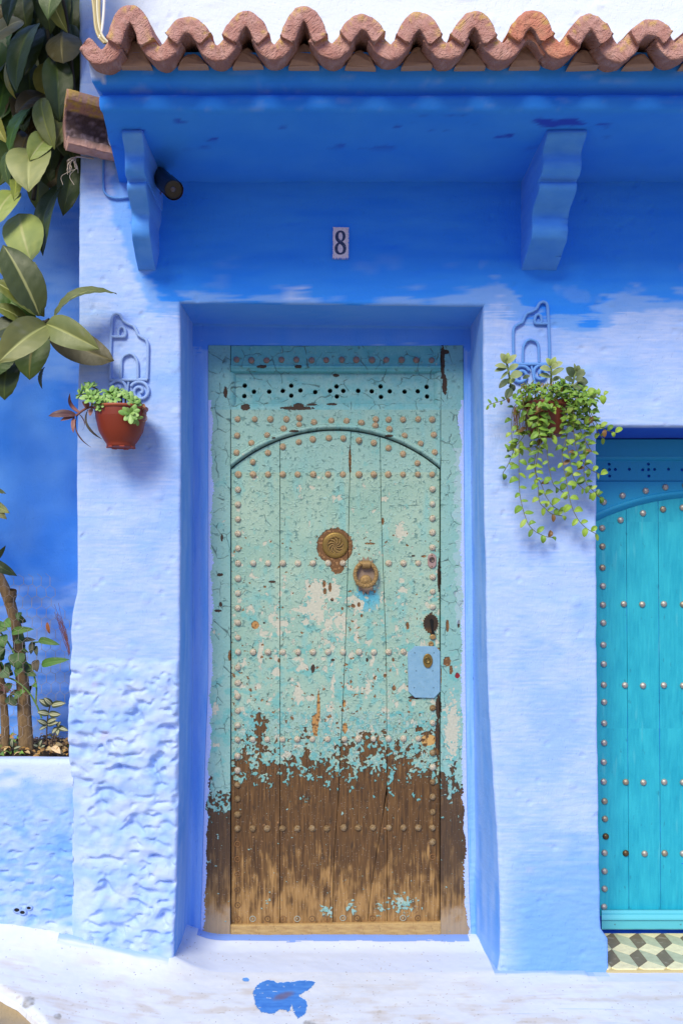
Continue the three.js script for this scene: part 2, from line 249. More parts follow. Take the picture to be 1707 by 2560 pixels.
/* corbels */
{
  const side = [[0, 2.475], [0.06, 2.497], [0.125, 2.522], [0.146, 2.530], [0.158, 2.545], [0.162, 2.568], [0.158, 2.590], [0.158, 2.605], [0.172, 2.620], [0.205, 2.632], [0.236, 2.642], [0.252, 2.655], [0.254, 2.668], [0.244, 2.676], [0.250, 2.681], [0.284, 2.683], [0.300, 2.694], [0.306, 2.712], [0.302, 2.732], [0.304, 2.746], [0.322, 2.758], [0.348, 2.768], [0.360, 2.780], [0.345, 2.80], [0, 2.80]];
  const make = (xc, w, flare, seed, chip) => { const shear = chip.shear ?? 0;
    const outline = side.slice(0, -1), n = 12, m = outline.length;
    const cr = new THREE.CatmullRomCurve3(outline.map(a => V(a[0], a[1], 0)), false, 'centripetal'), res = cr.getSpacedPoints(110).map(v => [v.x, v.y]);
    const bump = (x, y, z) => { const q = 0.0045; return [x + q * fbm(x * 8, y * 9, z * 9 + seed, 3), y + q * 0.7 * fbm(x * 12, y * 12, z * 12 + seed + 9, 2), z + q * fbm(x * 9, y * 11, seed + 30, 3)]; };
    const col = (x, y, z) => { const k = fbm(x * 16, y * 40, z * 9 + seed, 3); let c = mix3(chip.c0, chip.c1, clamp(0.5 + k * 1.6)); const nose = Math.max(ss(2.545, 2.57, y) * ss(2.606, 2.592, y), ss(2.688, 2.70, y) * ss(2.736, 2.72, y)); return mix3(c, [0.20, 0.40, 0.85], 0.0 * nose * ss(-0.25, 0.15, fbm(x * 18, y * 130, seed, 3) + 0.4 * k)); };
    // u runs over left side, front, right side with rounded arrises
    const us = []; const r = 0.008; for (let i = 0; i <= 5; i++) us.push([-1, 1 - i / 5]); const h = w / 2;
    const xs = [[-h, 1], [-h, 0.75], [-h, 0.5], [-h, 0.25], [-h, 0.06], [-h, 0.02], [-h + r * 0.3, 0.004], [-h + r, 0]]; for (let i = 1; i < n; i++) xs.push([lerp(-h + r, h - r, i / n), 0]); xs.push([h - r, 0], [h - r * 0.3, 0.004], [h, 0.02], [h, 0.06], [h, 0.25], [h, 0.5], [h, 0.75], [h, 1]);
    const g = grid(xs.length, res.length, (i, j) => { const [z, y] = res[j]; const [u, d] = xs[i]; let zz = lerp(z, -0.01, d), yy = d > 0.02 ? y : y; let x = xc + u * (1 + flare * z) + shear * z; if (chip.cut && u > h * 0.5 && y < 2.6 && y > 2.5) zz -= 0.022 * ss(h * 0.5, h, u) * (0.6 + pn(y * 60, 4) * 0.6); const p = bump(x, yy, zz); return { p, c: col(...p), uv: [(p[0] + p[2]) / 0.62, p[1] / 0.62] }; });
    return part('corbel', g, canopyMat, house, V(0, 0, 0));
  };
  make(PX(1346, 0), 0.123, 0.05, 3, { c0: [0.05, 0.27, 0.86], c1: [0.08, 0.33, 0.88], cut: true });
  make(PX(367, 0), 0.06, 0.15, 8, { shear: 0.085, c0: [0.07, 0.30, 0.86], c1: [0.12, 0.36, 0.88] });
}
/* roof tiles along the canopy edge: a row of barrels and channels, each its own tile */
{
  const bump = tex(256, 256, (i, j, o) => { const a = i / 256 * Math.PI * 2, b = j / 256 * Math.PI * 2; const q = (k, s) => pn(Math.cos(a) * k + Math.cos(b) * k + s, Math.sin(a) * k + 4, Math.sin(b) * k); o[0] = o[1] = o[2] = 0.5 + 0.35 * q(4, 0) + 0.35 * q(10, 5) + 0.3 * q(24, 9); });
  const tm = new THREE.MeshStandardMaterial({ vertexColors: true, roughness: 0.95, bumpMap: bump, bumpScale: 0.006 });
  const r = rng(5);
  const tile = (x0, x1, yMid, amp, up, zf, seed, red) => {            // half a wave of clay from x0 to x1
    const n = 26, th = 0.045 + 0.004 * r(), L = 0.64, nl = 22, tilt = 0.24;
    const mid = t => { const ph = (lerp(-0.13, 1.13, t)) * Math.PI, sn = Math.sin(ph); return [lerp(x0, x1, lerp(-0.10, 1.10, t)), yMid + up * amp * (sn < 0 ? sn * 0.8 : Math.pow(sn, 0.74))]; };
    const ring = []; const N = n + 1;
    const e = 1e-3; const off = (t, d) => { const a = mid(clamp(t - e)), b = mid(clamp(t + e)); let nx = -(b[1] - a[1]), ny = b[0] - a[0]; const l = Math.hypot(nx, ny); return [mid(t)[0] + nx / l * d, mid(t)[1] + ny / l * d]; };
    for (let i = 0; i < N; i++) ring.push([...off(i / n * 0.96 + 0.02, th / 2), 1, i / n]); for (let i = N - 1; i >= 0; i--) ring.push([...off(i / n * 0.96 + 0.02, -th / 2), -1, i / n]);
    const M = ring.length;
    // end cap rows: centre line first so the face is solid, then the rounded rim, then the barrel
    const rows = [[0, 0.0], [0.5, 0.001], [0.85, -0.001], [1, -0.005]]; for (let k = 1; k <= nl; k++) rows.push([1, -0.005 - L * k / nl]);
    const g = grid(M, rows.length, (i, j) => {
      const [s, dz] = rows[j]; const [x, y, sd, t] = ring[i], c = mid(t * 0.96 + 0.02);
      let X = lerp(c[0], x, s), Y = lerp(c[1], y, s), Z = zf + dz;
      Y -= dz * tilt; const q = fbm(X * 22 + seed, Y * 22, Z * 22, 3), q2 = fbm(X * 60 + seed, Y * 60, Z * 60, 2);
      X += 0.0075 * q * s; Y += 0.009 * fbm(X * 20, Y * 20 + seed, Z * 20 + 9, 3) * s + 0.003 * q2 * s; Z += dz > -0.02 ? 0.009 * fbm(X * 18, Y * 18, seed, 3) + 0.003 * q2 : 0;
      // clay, yellow lichen on top, duller clay below
      const m = fbm(X * 30, Y * 30, Z * 30 + seed, 3), m2 = fbm(X * 90, Y * 90, Z * 90 + seed, 2);
      let col = mix3(red ? [0.50, 0.18, 0.12] : [0.42, 0.195, 0.16], red ? [0.60, 0.28, 0.18] : [0.56, 0.32, 0.275], clamp(0.5 + m * 1.5 + m2 * 0.8));
      col = mix3(col, [0.22, 0.10, 0.06], 0.55 * ss(0.18, 0.42, m2 + m * 0.4));
      const top = sd > 0 && s > 0.4 ? 1 : 0;
      col = mix3(col, [0.62, 0.40, 0.10], top * 0.75 * ss(0.0, 0.3, m2 + 0.5 * m));
      if (sd < 0 && dz < -0.004) col = mix3([0.34, 0.17, 0.135], [0.44, 0.28, 0.25], ss(0.0, 0.4, m + m2 * 0.5));
      return { p: [X, Y, Z], c: col, uv: [X / 0.22, (Y + Z) / 0.22] };
    }, true);
    return part('roof_tile', g, tm, canopy, V(0, 0, 0));
  };
  // crest and trough positions read along the eave
  const crest = [[323, 30], [470, 62], [612, 47], [757, 35], [904, 54], [1050, 46], [1188, 50], [1330, 42], [1480, 52], [1625, 64]], step = 146;
  const zf = 0.615, k = kz(zf); const tr = [252];
  for (let i = 0; i < crest.length - 1; i++) tr.push((crest[i][0] + crest[i + 1][0]) / 2); for (let i = 0; i < 6; i++) { crest.push([1625 + step * (i + 1), 55 + 12 * r()]); } for (let i = 9; i < crest.length; i++) tr.push((crest[i][0] + (crest[i + 1]?.[0] ?? crest[i][0] + step)) / 2);
  const Y = py => PY(py, zf), X = px => PX(px, zf);
  for (let i = 0; i < crest.length; i++) {
    const [cx0, cy0] = crest[i], cx = cx0 + 9 * (r() - 0.5), cy = cy0 + 8 * (r() - 0.4), q = step / 4, ym = 86 + 6 * (r() - 0.5);
    tile(X(cx - q - 1), X(cx + q + 1), Y(ym), (ym - cy + 0) * k, 1, zf + 0.006 * (r() - 0.3), i * 3.7 + 1, i === 7);
    const cxn = tr[i + 1] ?? tr[i]; if (i < crest.length - 1) tile(X(tr[i + 1] - q - 1), X(tr[i + 1] + q + 1), Y(ym + 1), (31 + 4 * r()) * k, -1, zf - 0.014 - 0.006 * r(), i * 5.1 + 40, i === 7);
  }
  tile(X(212), X(284), Y(104), 26 * k, -1, zf - 0.02, 90, false);
  tile(X(1330 - 42), X(1330 + 42), Y(100), 36 * k, 1, zf - 0.03, 120, true);
  tile(X(1262 - 36), X(1262 + 36), Y(84), 30 * k, 1, zf - 0.12, 130, false);
  // plugs added under each crest to stop sun reaching the fascia
  const sunPlugs = []; for (let i = 0; i < crest.length; i++) { const a = [], [cx, cy] = crest[i]; for (let q = 0; q <= 12; q++) { const t = q / 12; a.push([X(cx + 40 * (t * 2 - 1)), Y(121 + 5 * Math.sin(Math.PI * t) * 0 - (121 - cy - 24) * Math.pow(Math.sin(Math.PI * t), 0.9))]); } sunPlugs.push(warp(extrude(a, zf - 0.085, 0.12, 0.006), (x, y, z) => [x, y + 0.008 * fbm(x * 25, z * 25, i + 4, 2), z + 0.02 * fbm(x * 30, y * 30, i, 3)])); }
  part('mortar_and_sun_plugs', join(sunPlugs), mat([0.36, 0.24, 0.19], { roughness: 1, bumpMap: bump, bumpScale: 0.006 }), canopy, V(0, 0, 0));
  // mortar bed closing the hollows behind the tile ends
  const bed = grid(300, 6, (i, j) => { const x = lerp(-0.69, 2.7, i / 299), t = j / 5; return { p: [x, lerp(2.90, 2.94, t) + 0.006 * pn(x * 40, t * 4), 0.512 - 0.03 * t + 0.008 * pn(x * 50, t * 9, 4)], uv: [x, t] }; });
  part('mortar_and_sun_plugs', bed, mat([0.36, 0.24, 0.19]), canopy, V(0, 0, 0));
}

/* ---------- recess wall on the left, planter wall, ground ---------- */
{
  const z0 = -0.40;
  const g = grid(110, 330, (i, j) => {
    const x = lerp(-1.75, -0.80, i / 109), y = lerp(0.5, 4.3, j / 329), px = CX + x / kz(z0), py = CY - (y - EYE) / kz(z0);
    const n = fbm(x * 3, y * 3, 7, 3), st = fbm(x * 6, y * 30, 13, 4), pt = fbm(x * 4, y * 4, 19, 3);
    const low = ss(1440, 1480, py + 60 * st);
    let z = z0 + 0.012 * n + 0.003 * fbm(x * 14, y * 14, 3, 2) + low * 0.016 * fbm(x * 7, y * 16, 33, 3);
    let c = mix3([0.09, 0.30, 0.84], [0.03, 0.22, 0.82], clamp(0.5 + pt * 2));
    c = mix3(c, [0.20, 0.40, 0.85], 0.8 * ss(0, 90, 985 + 130 * pt + 70 * st - py) * ss(-0.5, 0.3, st + pt));  // paler top and foot leave a deeper band, foliage shade in the colour
    c = mix3(c, [0.25, 0.42, 0.84], low * 0.8 * ss(-0.3, 0.2, st + pt * 0.5));
    return { p: [x, y, z], c, uv: [x / 0.62, y / 0.62] };
  });
  solo('wall', g, plaster, 'deep blue plaster wall set back behind the rubber plant and the planter', 'wall');
}
const planterTop = PY(1899, -0.0);
{
  // front face with a rounded top that turns back and down to the soil
  const prof = []; for (let i = 0; i <= 200; i++) prof.push([0, lerp(-0.12, planterTop - 0.02, i / 200)]); for (let i = 1; i <= 6; i++) { const t = i / 6 * Math.PI / 2; prof.push([-0.02 + 0.02 * Math.cos(t), planterTop - 0.02 + 0.02 * Math.sin(t)]); } prof.push([-0.045, planterTop], [-0.06, planterTop - 0.004], [-0.066, planterTop - 0.015], [-0.068, planterTop - 0.08]);
  const g = grid(170, prof.length, (i, j) => {
    let [z, y] = prof[j]; let x = lerp(-1.75, PX(184, 0), i / 169); const px = x / S + CX, py = CY - (y - EYE) / S;
    const a = fbm(x * 5, y * 5, 51, 3), b = fbm(x * 26, y * 34, 55, 3), b2 = fbm(x * 8, y * 22, 57, 3);
    z += 0.008 * a + 0.008 * b * ss(1940, 2050, py) - 0.008 * ss(0.2, 0.5, pn(x * 30 + y * 9, y * 44, 59)) * ss(1990, 2080, py) + 0.006 * ss(110, 175, px) * fbm(x * 13, y * 18, 91, 2); y += 0.004 * fbm(x * 6, 3, 4, 2) * ss(1960, 1900, py);
    let c = mix3([0.20, 0.41, 0.86], [0.38, 0.53, 0.88], clamp(0.5 + 1.5 * a + b));
    c = mix3(c, [0.58, 0.67, 0.9], 0.85 * ss(0, 60, 1990 + 90 * b2 + 40 * a - py));
    c = mix3(c, [0.13, 0.34, 0.82], 0.6 * ss(0.05, 0.3, b2) * ss(1990, 2060, py));
    c = mix3(c, [0.62, 0.69, 0.88], 0.75 * ss(0, 40, py - 2290 - 60 * b2));
    return { p: [x, y, z], c, uv: [x / 0.5, y / 0.5] };
  });
  const t = thing('planter_wall', 'rough pale blue low planter wall with three small drain holes near its foot', 'wall', V(-1.3, 0, 0));
  part('wall', g, plaster, t);
  const hm = mat([0.006, 0.006, 0.008]);
  const cm = mat([0.36, 0.52, 0.87], { bumpMap: grain, bumpScale: 0.002 });
  for (const [x, y, r] of [[43, 2275, 0.0075], [57, 2281, 0.007], [73, 2270, 0.006]]) { const c = P(x, y, 0.008); const col = part('drain_hole', new THREE.LatheGeometry([[r * 0.95, -0.01], [r, 0.0005], [r * 1.25, 0.003], [r * 1.7, 0.001], [r * 2.1, -0.008]].map(a => new THREE.Vector2(a[0], a[1])).reverse(), 16).rotateX(Math.PI / 2).scale(1.2, 0.85, 1), cm, t, c); part('opening', new THREE.CircleGeometry(r * 1.0, 16).scale(1.2, 0.85, 1), hm, col, V(c.x, c.y, c.z - 0.0005)); }
}
const slope = x => 0.115 * ss(-0.45, -1.25, x) + 0.03 * ss(-1.25, -2.2, x);
const apronY = (x, z) => slope(x) + 0.042 * ss(-0.40, -0.62, x) * Math.exp(-Math.max(0, z) / 0.07) + 0.02 * ss(-0.36, -0.56, x) * Math.exp(-Math.abs(z) / 0.1) + 0.02 * ss(0.40, 0.62, x) * (x < 0.9 ? 1 : 0) * Math.exp(-Math.abs(z) / 0.05) * 0.3 - 0.055 * Math.max(0, z) + 0.02 * ss(-0.14, -0.25, z) * ss(0.66, 0.6, Math.abs(x));
const apronEdge = x => pw([[-2, 0.25], [-1.3, 0.25], [-1.1, 0.265], [-0.98, 0.32], [-0.88, 0.395], [-0.75, 0.58], [-0.5, 0.72], [2.6, 0.74]], x);
{
  const W = 1600, H = 400, x0 = -1.5, x1 = 1.7, za = -0.36, zb = 0.76;
  const bluePoly = [[632, 2478], [648, 2456], [665, 2449], [683, 2450], [690, 2456], [720, 2454], [760, 2450], [788, 2455], [778, 2468], [758, 2481], [746, 2490], [764, 2500], [768, 2512], [760, 2536], [745, 2545], [735, 2532], [728, 2510], [722, 2528], [700, 2522], [680, 2534], [655, 2530], [640, 2516], [635, 2495]];
  const inside = (x, y) => { let s = false; for (let i = 0, j = bluePoly.length - 1; i < bluePoly.length; j = i++) { const [a, b] = bluePoly[i], [c, d] = bluePoly[j]; if ((b > y) !== (d > y) && x < (c - a) * (y - b) / (d - b) + a) s = !s; } return s; };
  const map = tex(W, H, (i, j, o) => {
    const x = lerp(x0, x1, i / W), z = lerp(za, zb, j / H), y = apronY(x, z), px = CX + x / kz(z), py = CY - (y - EYE) / kz(z);
    const a = fbm(x * 4, z * 9, 1, 4), st = fbm(x * 5, z * 70, 5, 4), f = fbm(x * 40, z * 60, 9, 3), g2 = fbm(x * 9, z * 16, 15, 4);
    let c = mix3([0.60, 0.635, 0.715], [0.71, 0.725, 0.76], clamp(0.5 + a + f * 0.5));
    c = mix3(c, [0.58, 0.53, 0.49], 0.85 * ss(-0.1, 0.36, g2 + 0.4 * st) * ss(0.0, 0.16, z + 0.15 * a));        // trodden grey-brown dirt
    c = mix3(c, [0.45, 0.40, 0.34], 0.6 * ss(0.26, 0.42, f + 0.4 * g2) * ss(0.06, 0.22, z));
    c = mix3(c, [0.34, 0.50, 0.85], 0.55 * ss(0.2, 0.4, st) * ss(1150, 1300, px + 300 * g2 + 150 * ss(2480, 2400, py)) * ss(0.02, 0.1, z));
    if (z < 0.0 && Math.abs(x) < 0.62) c = mix3(c, [0.60, 0.68, 0.88], 0.5);
    // blue paint where the wall coat was carried onto the ground along the walls
    const d1 = z - 0.02 * a; if (x > -0.95 && x < -0.56 || x > 0.58 && x < 0.98) c = mix3(c, [0.22, 0.40, 0.84], 0.8 * ss(0.03, 0.005, d1 + 0.03 * st));
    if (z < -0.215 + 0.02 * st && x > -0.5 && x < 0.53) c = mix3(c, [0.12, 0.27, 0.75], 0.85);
    const wx = px + 6 * fbm(px / 11, py / 7, 2, 4) + 2 * pn(px / 2.5, py / 2, 6), wy = py + 4 * fbm(px / 13, py / 7, 8, 4) + 1.5 * pn(px / 2.5, py / 2, 9);
    wor(px / 17, py / 9); if (WF1 < 0.08 && WID > 0.8) c = mix3(c, WID > 0.93 ? [0.16, 0.13, 0.12] : [0.42, 0.3, 0.22], 0.75);                 // grit
    if (inside(wx, wy) && fbm(px / 14, py / 4, 87, 3) < 0.34) { c = mix3([0.035, 0.17, 0.55], [0.07, 0.25, 0.66], clamp(0.5 + st * 1.2 + f)); const e = Math.hypot((wx - 708) / 32, (wy - 2489 + (wx - 708) * 0.3) / 11); if (e < 1 + 0.3 * f) c = mix3(c, [0.16, 0.10, 0.13], 0.7 * ss(1.1, 0.4, e)); }
    if (Math.hypot((wx - 614) / 8, (wy - 2447) / 5) < 1) c = [0.12, 0.32, 0.74];
    for (const [sx, sy, rx, ry] of [[72, 2502, 20, 15], [772, 2560, 22, 12], [145, 2540, 12, 9]]) { const e = Math.hypot((wx - sx) / rx, (wy - sy) / ry); if (e < 1) c = mix3(c, [0.22, 0.2, 0.17], ss(1, 0.6, e) * (0.6 + f)); }
    if (x > 0.93 && z < 0.06) c = mix3(c, [0.5, 0.6, 0.88], 0.5);
    o[0] = c[0]; o[1] = c[1]; o[2] = c[2];
  }, true, false);
  const g = grid(420, 120, (i, j) => {
    const x = lerp(x0, x1, i / 419), t = j / 119, ze = apronEdge(x) + 0.012 * fbm(x * 14, 3, 5, 3);
    let z, y; if (j < 114) { z = lerp(za, ze, j / 113); y = apronY(x, z) + 0.004 * fbm(x * 5, z * 7, 2, 3) + 0.0016 * fbm(x * 25, z * 30, 12, 3); y -= 0.012 * ss(ze - 0.03, ze, z); } else { const k = (j - 113) / 6; z = ze + 0.004 * k; y = apronY(x, ze) - 0.012 - 0.02 * k; }
    return { p: [x, y, z], uv: [(x - x0) / (x1 - x0), (z - za) / (zb - za)] };
  });
  { // flip so that the normals look up
    const ix = g.index.array; for (let k = 0; k < ix.length; k += 3) { const t = ix[k]; ix[k] = ix[k + 1]; ix[k + 1] = t; } g.computeVertexNormals(); }
  const am = new THREE.MeshStandardMaterial({ map, roughness: 0.9, bumpMap: map, bumpScale: 0.0025 });
  structure('pavement', g, am);
  // street of worn beige stone beyond the whitewashed strip
  const xs = [-60, -30, -12, -6, -3.5]; for (let i = 0; i <= 160; i++) xs.push(lerp(-2.6, 2.6, i / 160)); xs.push(3.5, 6, 12, 30, 60);
  const zs = [-60, -20, -6, -2, -0.6]; for (let i = 0; i <= 60; i++) zs.push(lerp(-0.42, 1.6, i / 60)); zs.push(2.4, 4, 8, 20, 60);
  const s = grid(xs.length, zs.length, (i, j) => { const x = xs[i], z = zs[zs.length - 1 - j]; const n = fbm(x * 6, z * 8, 3, 3), f = fbm(x * 30, z * 30, 8, 3); return { p: [x, slope(x) - 0.03 - 0.055 * clamp(z, 0, 0.7) + 0.004 * n + 0.002 * f, z], c: mix3(mix3([0.44, 0.31, 0.15], [0.34, 0.27, 0.19], clamp(0.5 + n * 2)), [0.25, 0.2, 0.14], 0.7 * ss(0.15, 0.4, f)), uv: [x / 0.5, z / 0.5] }; });
  structure('street', s, new THREE.MeshStandardMaterial({ vertexColors: true, roughness: 0.95, bumpMap: plasterBump, bumpScale: 0.003 }));
}

/* ---------- the old studded door ---------- */
const ZJ = -0.257, ZL = -0.268;
const doorU = (x, y) => { const px = CX + x / kz(ZJ), py = CY - (y - EYE) / kz(ZJ); return [(px - 490) / 700, (2342 - py) / 1490]; };
const doorMap = {};
{
  const W = 700, H = 1490, colour = new Float32Array(W * H * 3), hgt = new Float32Array(W * H), rgh = new Float32Array(W * H);
  // places where paint is off down to bare wood: [x, y, rx, ry, tone]
  const chips = [[637, 1563, 10, 10, 1], [788, 1812, 8, 30, 1], [796, 1770, 4, 40, 1], [1071, 1851, 19, 15, 2], [837, 1366, 45, 46, 0.6], [843, 1412, 18, 24, 0.6], [1106, 905, 5, 46, 0], [1112, 880, 10, 6, 0], [1111, 963, 6, 25, 0], [564, 981, 5, 13, 0], [613, 1017, 12, 9, 0], [742, 1020, 42, 5, 0], [746, 1012, 13, 6, 0], [780, 1010, 13, 3, 0], [655, 917, 12, 4, 0], [745, 917, 9, 4, 0], [840, 936, 8, 4, 0], [830, 1009, 14, 3, 0], [735, 1078, 12, 3, 0], [684, 1095, 5, 2, 0], [972, 1090, 10, 3, 0], [875, 1150, 3, 34, 0.5], [957, 1303, 3, 10, 0.5], [925, 1359, 13, 2.5, 0.5], [1077, 1560, 10, 26, 0.2], [1118, 1564, 4, 14, 0.5], [1117, 1654, 9, 12, 0.6], [1127, 1675, 4, 12, 0.5], [1146, 1560, 3, 10, 0.1], [1143, 1689, 6, 7, 3], [1098, 1440, 4, 40, 0.1], [1096, 1770, 7, 30, 0.1], [1094, 1850, 6, 50, 0.2], [860, 1760, 4, 10, 1.5], [862, 1822, 6, 14, 1.6], [810, 1460, 4, 9, 0.8], [812, 1478, 4, 8, 0.5], [825, 1468, 4, 12, 0.5], [830, 1500, 4, 4, 0.4], [856, 1522, 3, 4, 0.5], [883, 1515, 5, 5, 0.6], [897, 1512, 4, 6, 0.6], [904, 1540, 3, 4, 0.5], [1019, 1565, 4, 9, 0.5], [962, 1690, 4, 5, 0.6], [782, 1672, 5, 10, 0.4], [680, 1455, 9, 3, 0.4], [697, 1652, 3, 6, 0.6], [660, 1558, 3, 2, 0.4], [1033, 1390, 5, 2, 0.4], [1060, 1391, 6, 3, 0.5], [983, 1650, 3, 5, 0.5], [985, 1722, 5, 6, 0.7], [832, 1651, 5, 3, 0.4], [918, 1651, 3, 5, 0.4], [574, 1640, 4, 12, 0.8], [550, 1437, 8, 4, 0], [545, 1527, 10, 3, 0.2], [552, 1511, 4, 6, 0.1], [555, 1345, 3, 9, 0], [513, 1955, 14, 22, 0.2], [1037, 1745, 16, 4, 0.3], [1100, 1690, 3, 30, 0.5]];
  const primer = [[792, 1475, 22, 22], [832, 1480, 15, 22], [790, 1515, 20, 30], [760, 1525, 22, 8], [800, 1540, 8, 20], [895, 1515, 12, 15], [845, 1550, 10, 14], [700, 1560, 20, 8], [678, 1545, 6, 10], [1000, 1330, 9, 18], [1005, 1335, 12, 6], [700, 1485, 4, 7], [690, 1680, 8, 10], [745, 1735, 9, 18], [825, 1790, 7, 22], [1005, 1475, 9, 6], [1005, 1450, 6, 6], [660, 1585, 15, 5], [860, 1560, 5, 20], [920, 1720, 6, 12], [820, 1560, 9, 14], [850, 1590, 10, 7], [1130, 1820, 14, 60], [540, 1770, 6, 10], [745, 1648, 12, 4]];
  const rough = (px, py) => 4 * fbm(px / 9, py / 9, 3, 3);
  for (let j = 0; j < H; j++) for (let i = 0; i < W; i++) {
    const px = 490 + i + 0.5, py = 852 + (H - 1 - j) + 0.5, k = j * W + i;
    const n1 = fbm(px / 110, py / 110, 1, 3), n2 = fbm(px / 26, py / 26, 5, 4), n3 = pn(px / 5, py / 5, 9), n4 = fbm(px / 10, py / 10, 15, 3);
    const jamb = px < 577 || px > 1100, head = py < 932, trans = py >= 932 && py < 1024;
    // paint coats
    const q = fbm(px / 60, py / 34, 22, 4);
    let c = mix3([0.245, 0.405, 0.335], [0.32, 0.455, 0.365], clamp(0.5 + n1 * 2));
    c = mix3(c, [0.16, 0.42, 0.42], 0.6 * ss(0.0, 0.4, fbm(px / 30, py / 160, 44, 3)));
    if (head) c = mix3([0.07, 0.34, 0.38], [0.12, 0.40, 0.42], clamp(0.5 + n2 * 1.5)); else if (trans) c = mix3([0.12, 0.37, 0.40], [0.21, 0.42, 0.42], clamp(0.5 + n2 * 2));  // deeper teal here is lintel shade put into the paint colour
    else if (py < 1180 && !jamb) c = mix3(c, [0.21, 0.43, 0.42], 0.5);
    if (jamb) c = mix3(c, [0.20, 0.42, 0.42], 0.6);
    // older cyan coat showing through worn places
    const aged = ss(1380, 1560, py) * (1 - 0.3 * ss(1750, 1900, py)), aj = jamb ? ss(1580, 1720, py) : aged;
    c = mix3(c, [0.105, 0.385, 0.38], (0.65 * ss(0.04, 0.22, n2 + 0.25 * q) * aj + 0.4 * ss(0.22, 0.3, n2) * (1 - aj)));
    if (Math.hypot((px - 918) / 42, (py - 1495) / 42) < 1 + n2) c = mix3(c, [0.03, 0.36, 0.55], 0.75 * ss(1.1, 0.3, Math.hypot((px - 918) / 42, (py - 1495) / 42) + n2));  // blue patch below the knocker: its cast shadow painted in
    c = mix3(c, [0.32, 0.57, 0.57], 0.7 * ss(0.33, 0.4, n4 + 0.1 * n1) * 0.8);
    c = mix3(c, [c[0] * 0.86, c[1] * 0.9, c[2] * 0.9], ss(0, 0.4, n3));
    let h = 0.55 + 0.05 * n4, r = 0.62;
    // fine craquelure: short curls, denser in places
    const wx = px + 7 * fbm(px / 16, py / 16, 71, 2), wy = py + 7 * fbm(px / 16, py / 16, 81, 2);
    const on = ss(-0.10, 0.10, fbm(px / 22, py / 15, 33, 2) + (jamb || head || trans ? -0.16 : 0.03) + 0.12 * ss(1120, 1240, py) * ss(1330, 1240, py));
    const l1 = Math.abs(pn(wx / 13, wy / 8, 171)), l2 = Math.abs(pn(wx / 10 + 40, wy / 9, 181)), m2 = ss(0.05, 0.25, pn(px / 13, py / 11, 191)), m1 = ss(-0.15, 0.1, pn(px / 12, py / 10, 195));
    const gap = Math.max(ss(0.075, 0.015, l1) * m1, ss(0.07, 0.015, l2) * m2) * on, lip = Math.max(ss(0.30, 0.10, l1) * m1, ss(0.28, 0.1, l2) * m2) * on; let e = 0;
    h += 0.26 * lip; c = mix3(c, [0.40, 0.56, 0.50], 0.30 * lip * ss(0.08, 0.12, Math.min(l1, l2)));
    c = mix3(c, [0.07, 0.17, 0.165], 0.72 * gap); h -= 0.42 * gap;
    // larger splits in the thick paint of the frame
    wor((px + 12 * n2) / (jamb ? 34 : 48), (py + 14 * n2) / (jamb ? 52 : 40)); e = WF2 - WF1; const big = ss(0.05, 0.0, e) * ss(0.0, 0.12, fbm(px / 40, py / 40, 63, 2) + (jamb || trans || head ? 0.06 : -0.2));
    c = mix3(c, [0.045, 0.09, 0.085], 0.9 * big); h -= 0.4 * big;
    // cream undercoat
    let pv = fbm(px / 20, py / 28, 93, 4) - 0.30 + 0.14 * ss(1420, 1520, py) - 0.1 * ss(1880, 1900, py); if (jamb || py < 1190) pv -= 0.2;
    for (const [x, y, a, b] of primer) { const dx = (px - x) / (a * 1.25), dy = (py - y) / (b * 1.25); if (dx > -2 && dx < 2 && dy > -2 && dy < 2) pv = Math.max(pv, 0.55 * (1 - Math.hypot(dx, dy)) + 0.9 * n4 + 0.2 * n3); }
    wor(wx / 7, wy / 7); const fl = WID, fe = WF2 - WF1; pv += (fl - 0.5) * 0.12;
    if (pv > 0.0) { c = mix3([0.42, 0.42, 0.34], [0.52, 0.51, 0.41], clamp(0.5 + n3)); h = 0.40; if (pv < 0.035) { c = mix3(c, [0.14, 0.27, 0.25], 0.5); } }
    // bare wood at the foot and in the chips
    let wv = (py - (jamb ? (px < 600 ? 2005 : 1955) : 1910)) / 62 + 3.0 * fbm(px / 30, py / 44, 103, 4) + (fl - 0.5) * 1.5 + 1.1 * n4;
    wv = Math.min(wv, 3);
    if (!jamb) wv += 1.9 * Math.exp(-(((px - 645) / 38) ** 2 + ((py - 1815) / 40) ** 2)) + 0.7 * Math.exp(-(((px - 1000) / 90) ** 2 + ((py - 1840) / 40) ** 2)) + 0.6 * Math.exp(-(((px - 910) / 40) ** 2 + ((py - 1830) / 30) ** 2));
    if (wv > 2.2 && py > 1990) { // flakes that stayed on low down
      const isl = Math.max(Math.exp(-(((px - 1005) / 60) ** 2 + ((py - 2262) / 40) ** 2)), Math.exp(-(((px - 815) / 26) ** 2 + ((py - 2280) / 24) ** 2)), 0.85 * Math.exp(-(((px - 880) / 26) ** 2 + ((py - 2270) / 40) ** 2)), 0.75 * Math.exp(-(((px - 668) / 14) ** 2 + ((py - 2260) / 20) ** 2)), 0.8 * Math.exp(-(((px - 950) / 24) ** 2 + ((py - 2275) / 40) ** 2)), 0.6 * Math.exp(-(((px - 968) / 9) ** 2 + ((py - 2030) / 60) ** 2)), jamb ? 0.5 * Math.exp(-(((px - 1137) / 12) ** 2 + ((py - 2120) / 40) ** 2)) : 0, 0.42);
      if (isl + 0.8 * n4 + 0.42 * (fl - 0.5) > 0.82) wv = -0.3;
    }
    if (jamb && px > 1100 && py > 1890) { const v = Math.exp(-(((px - 1124) / 9) ** 2 + ((py - 1975) / 70) ** 2)); if (v + 0.9 * n4 + 0.3 * (fl - 0.5) > 0.75) wv = -0.3; }
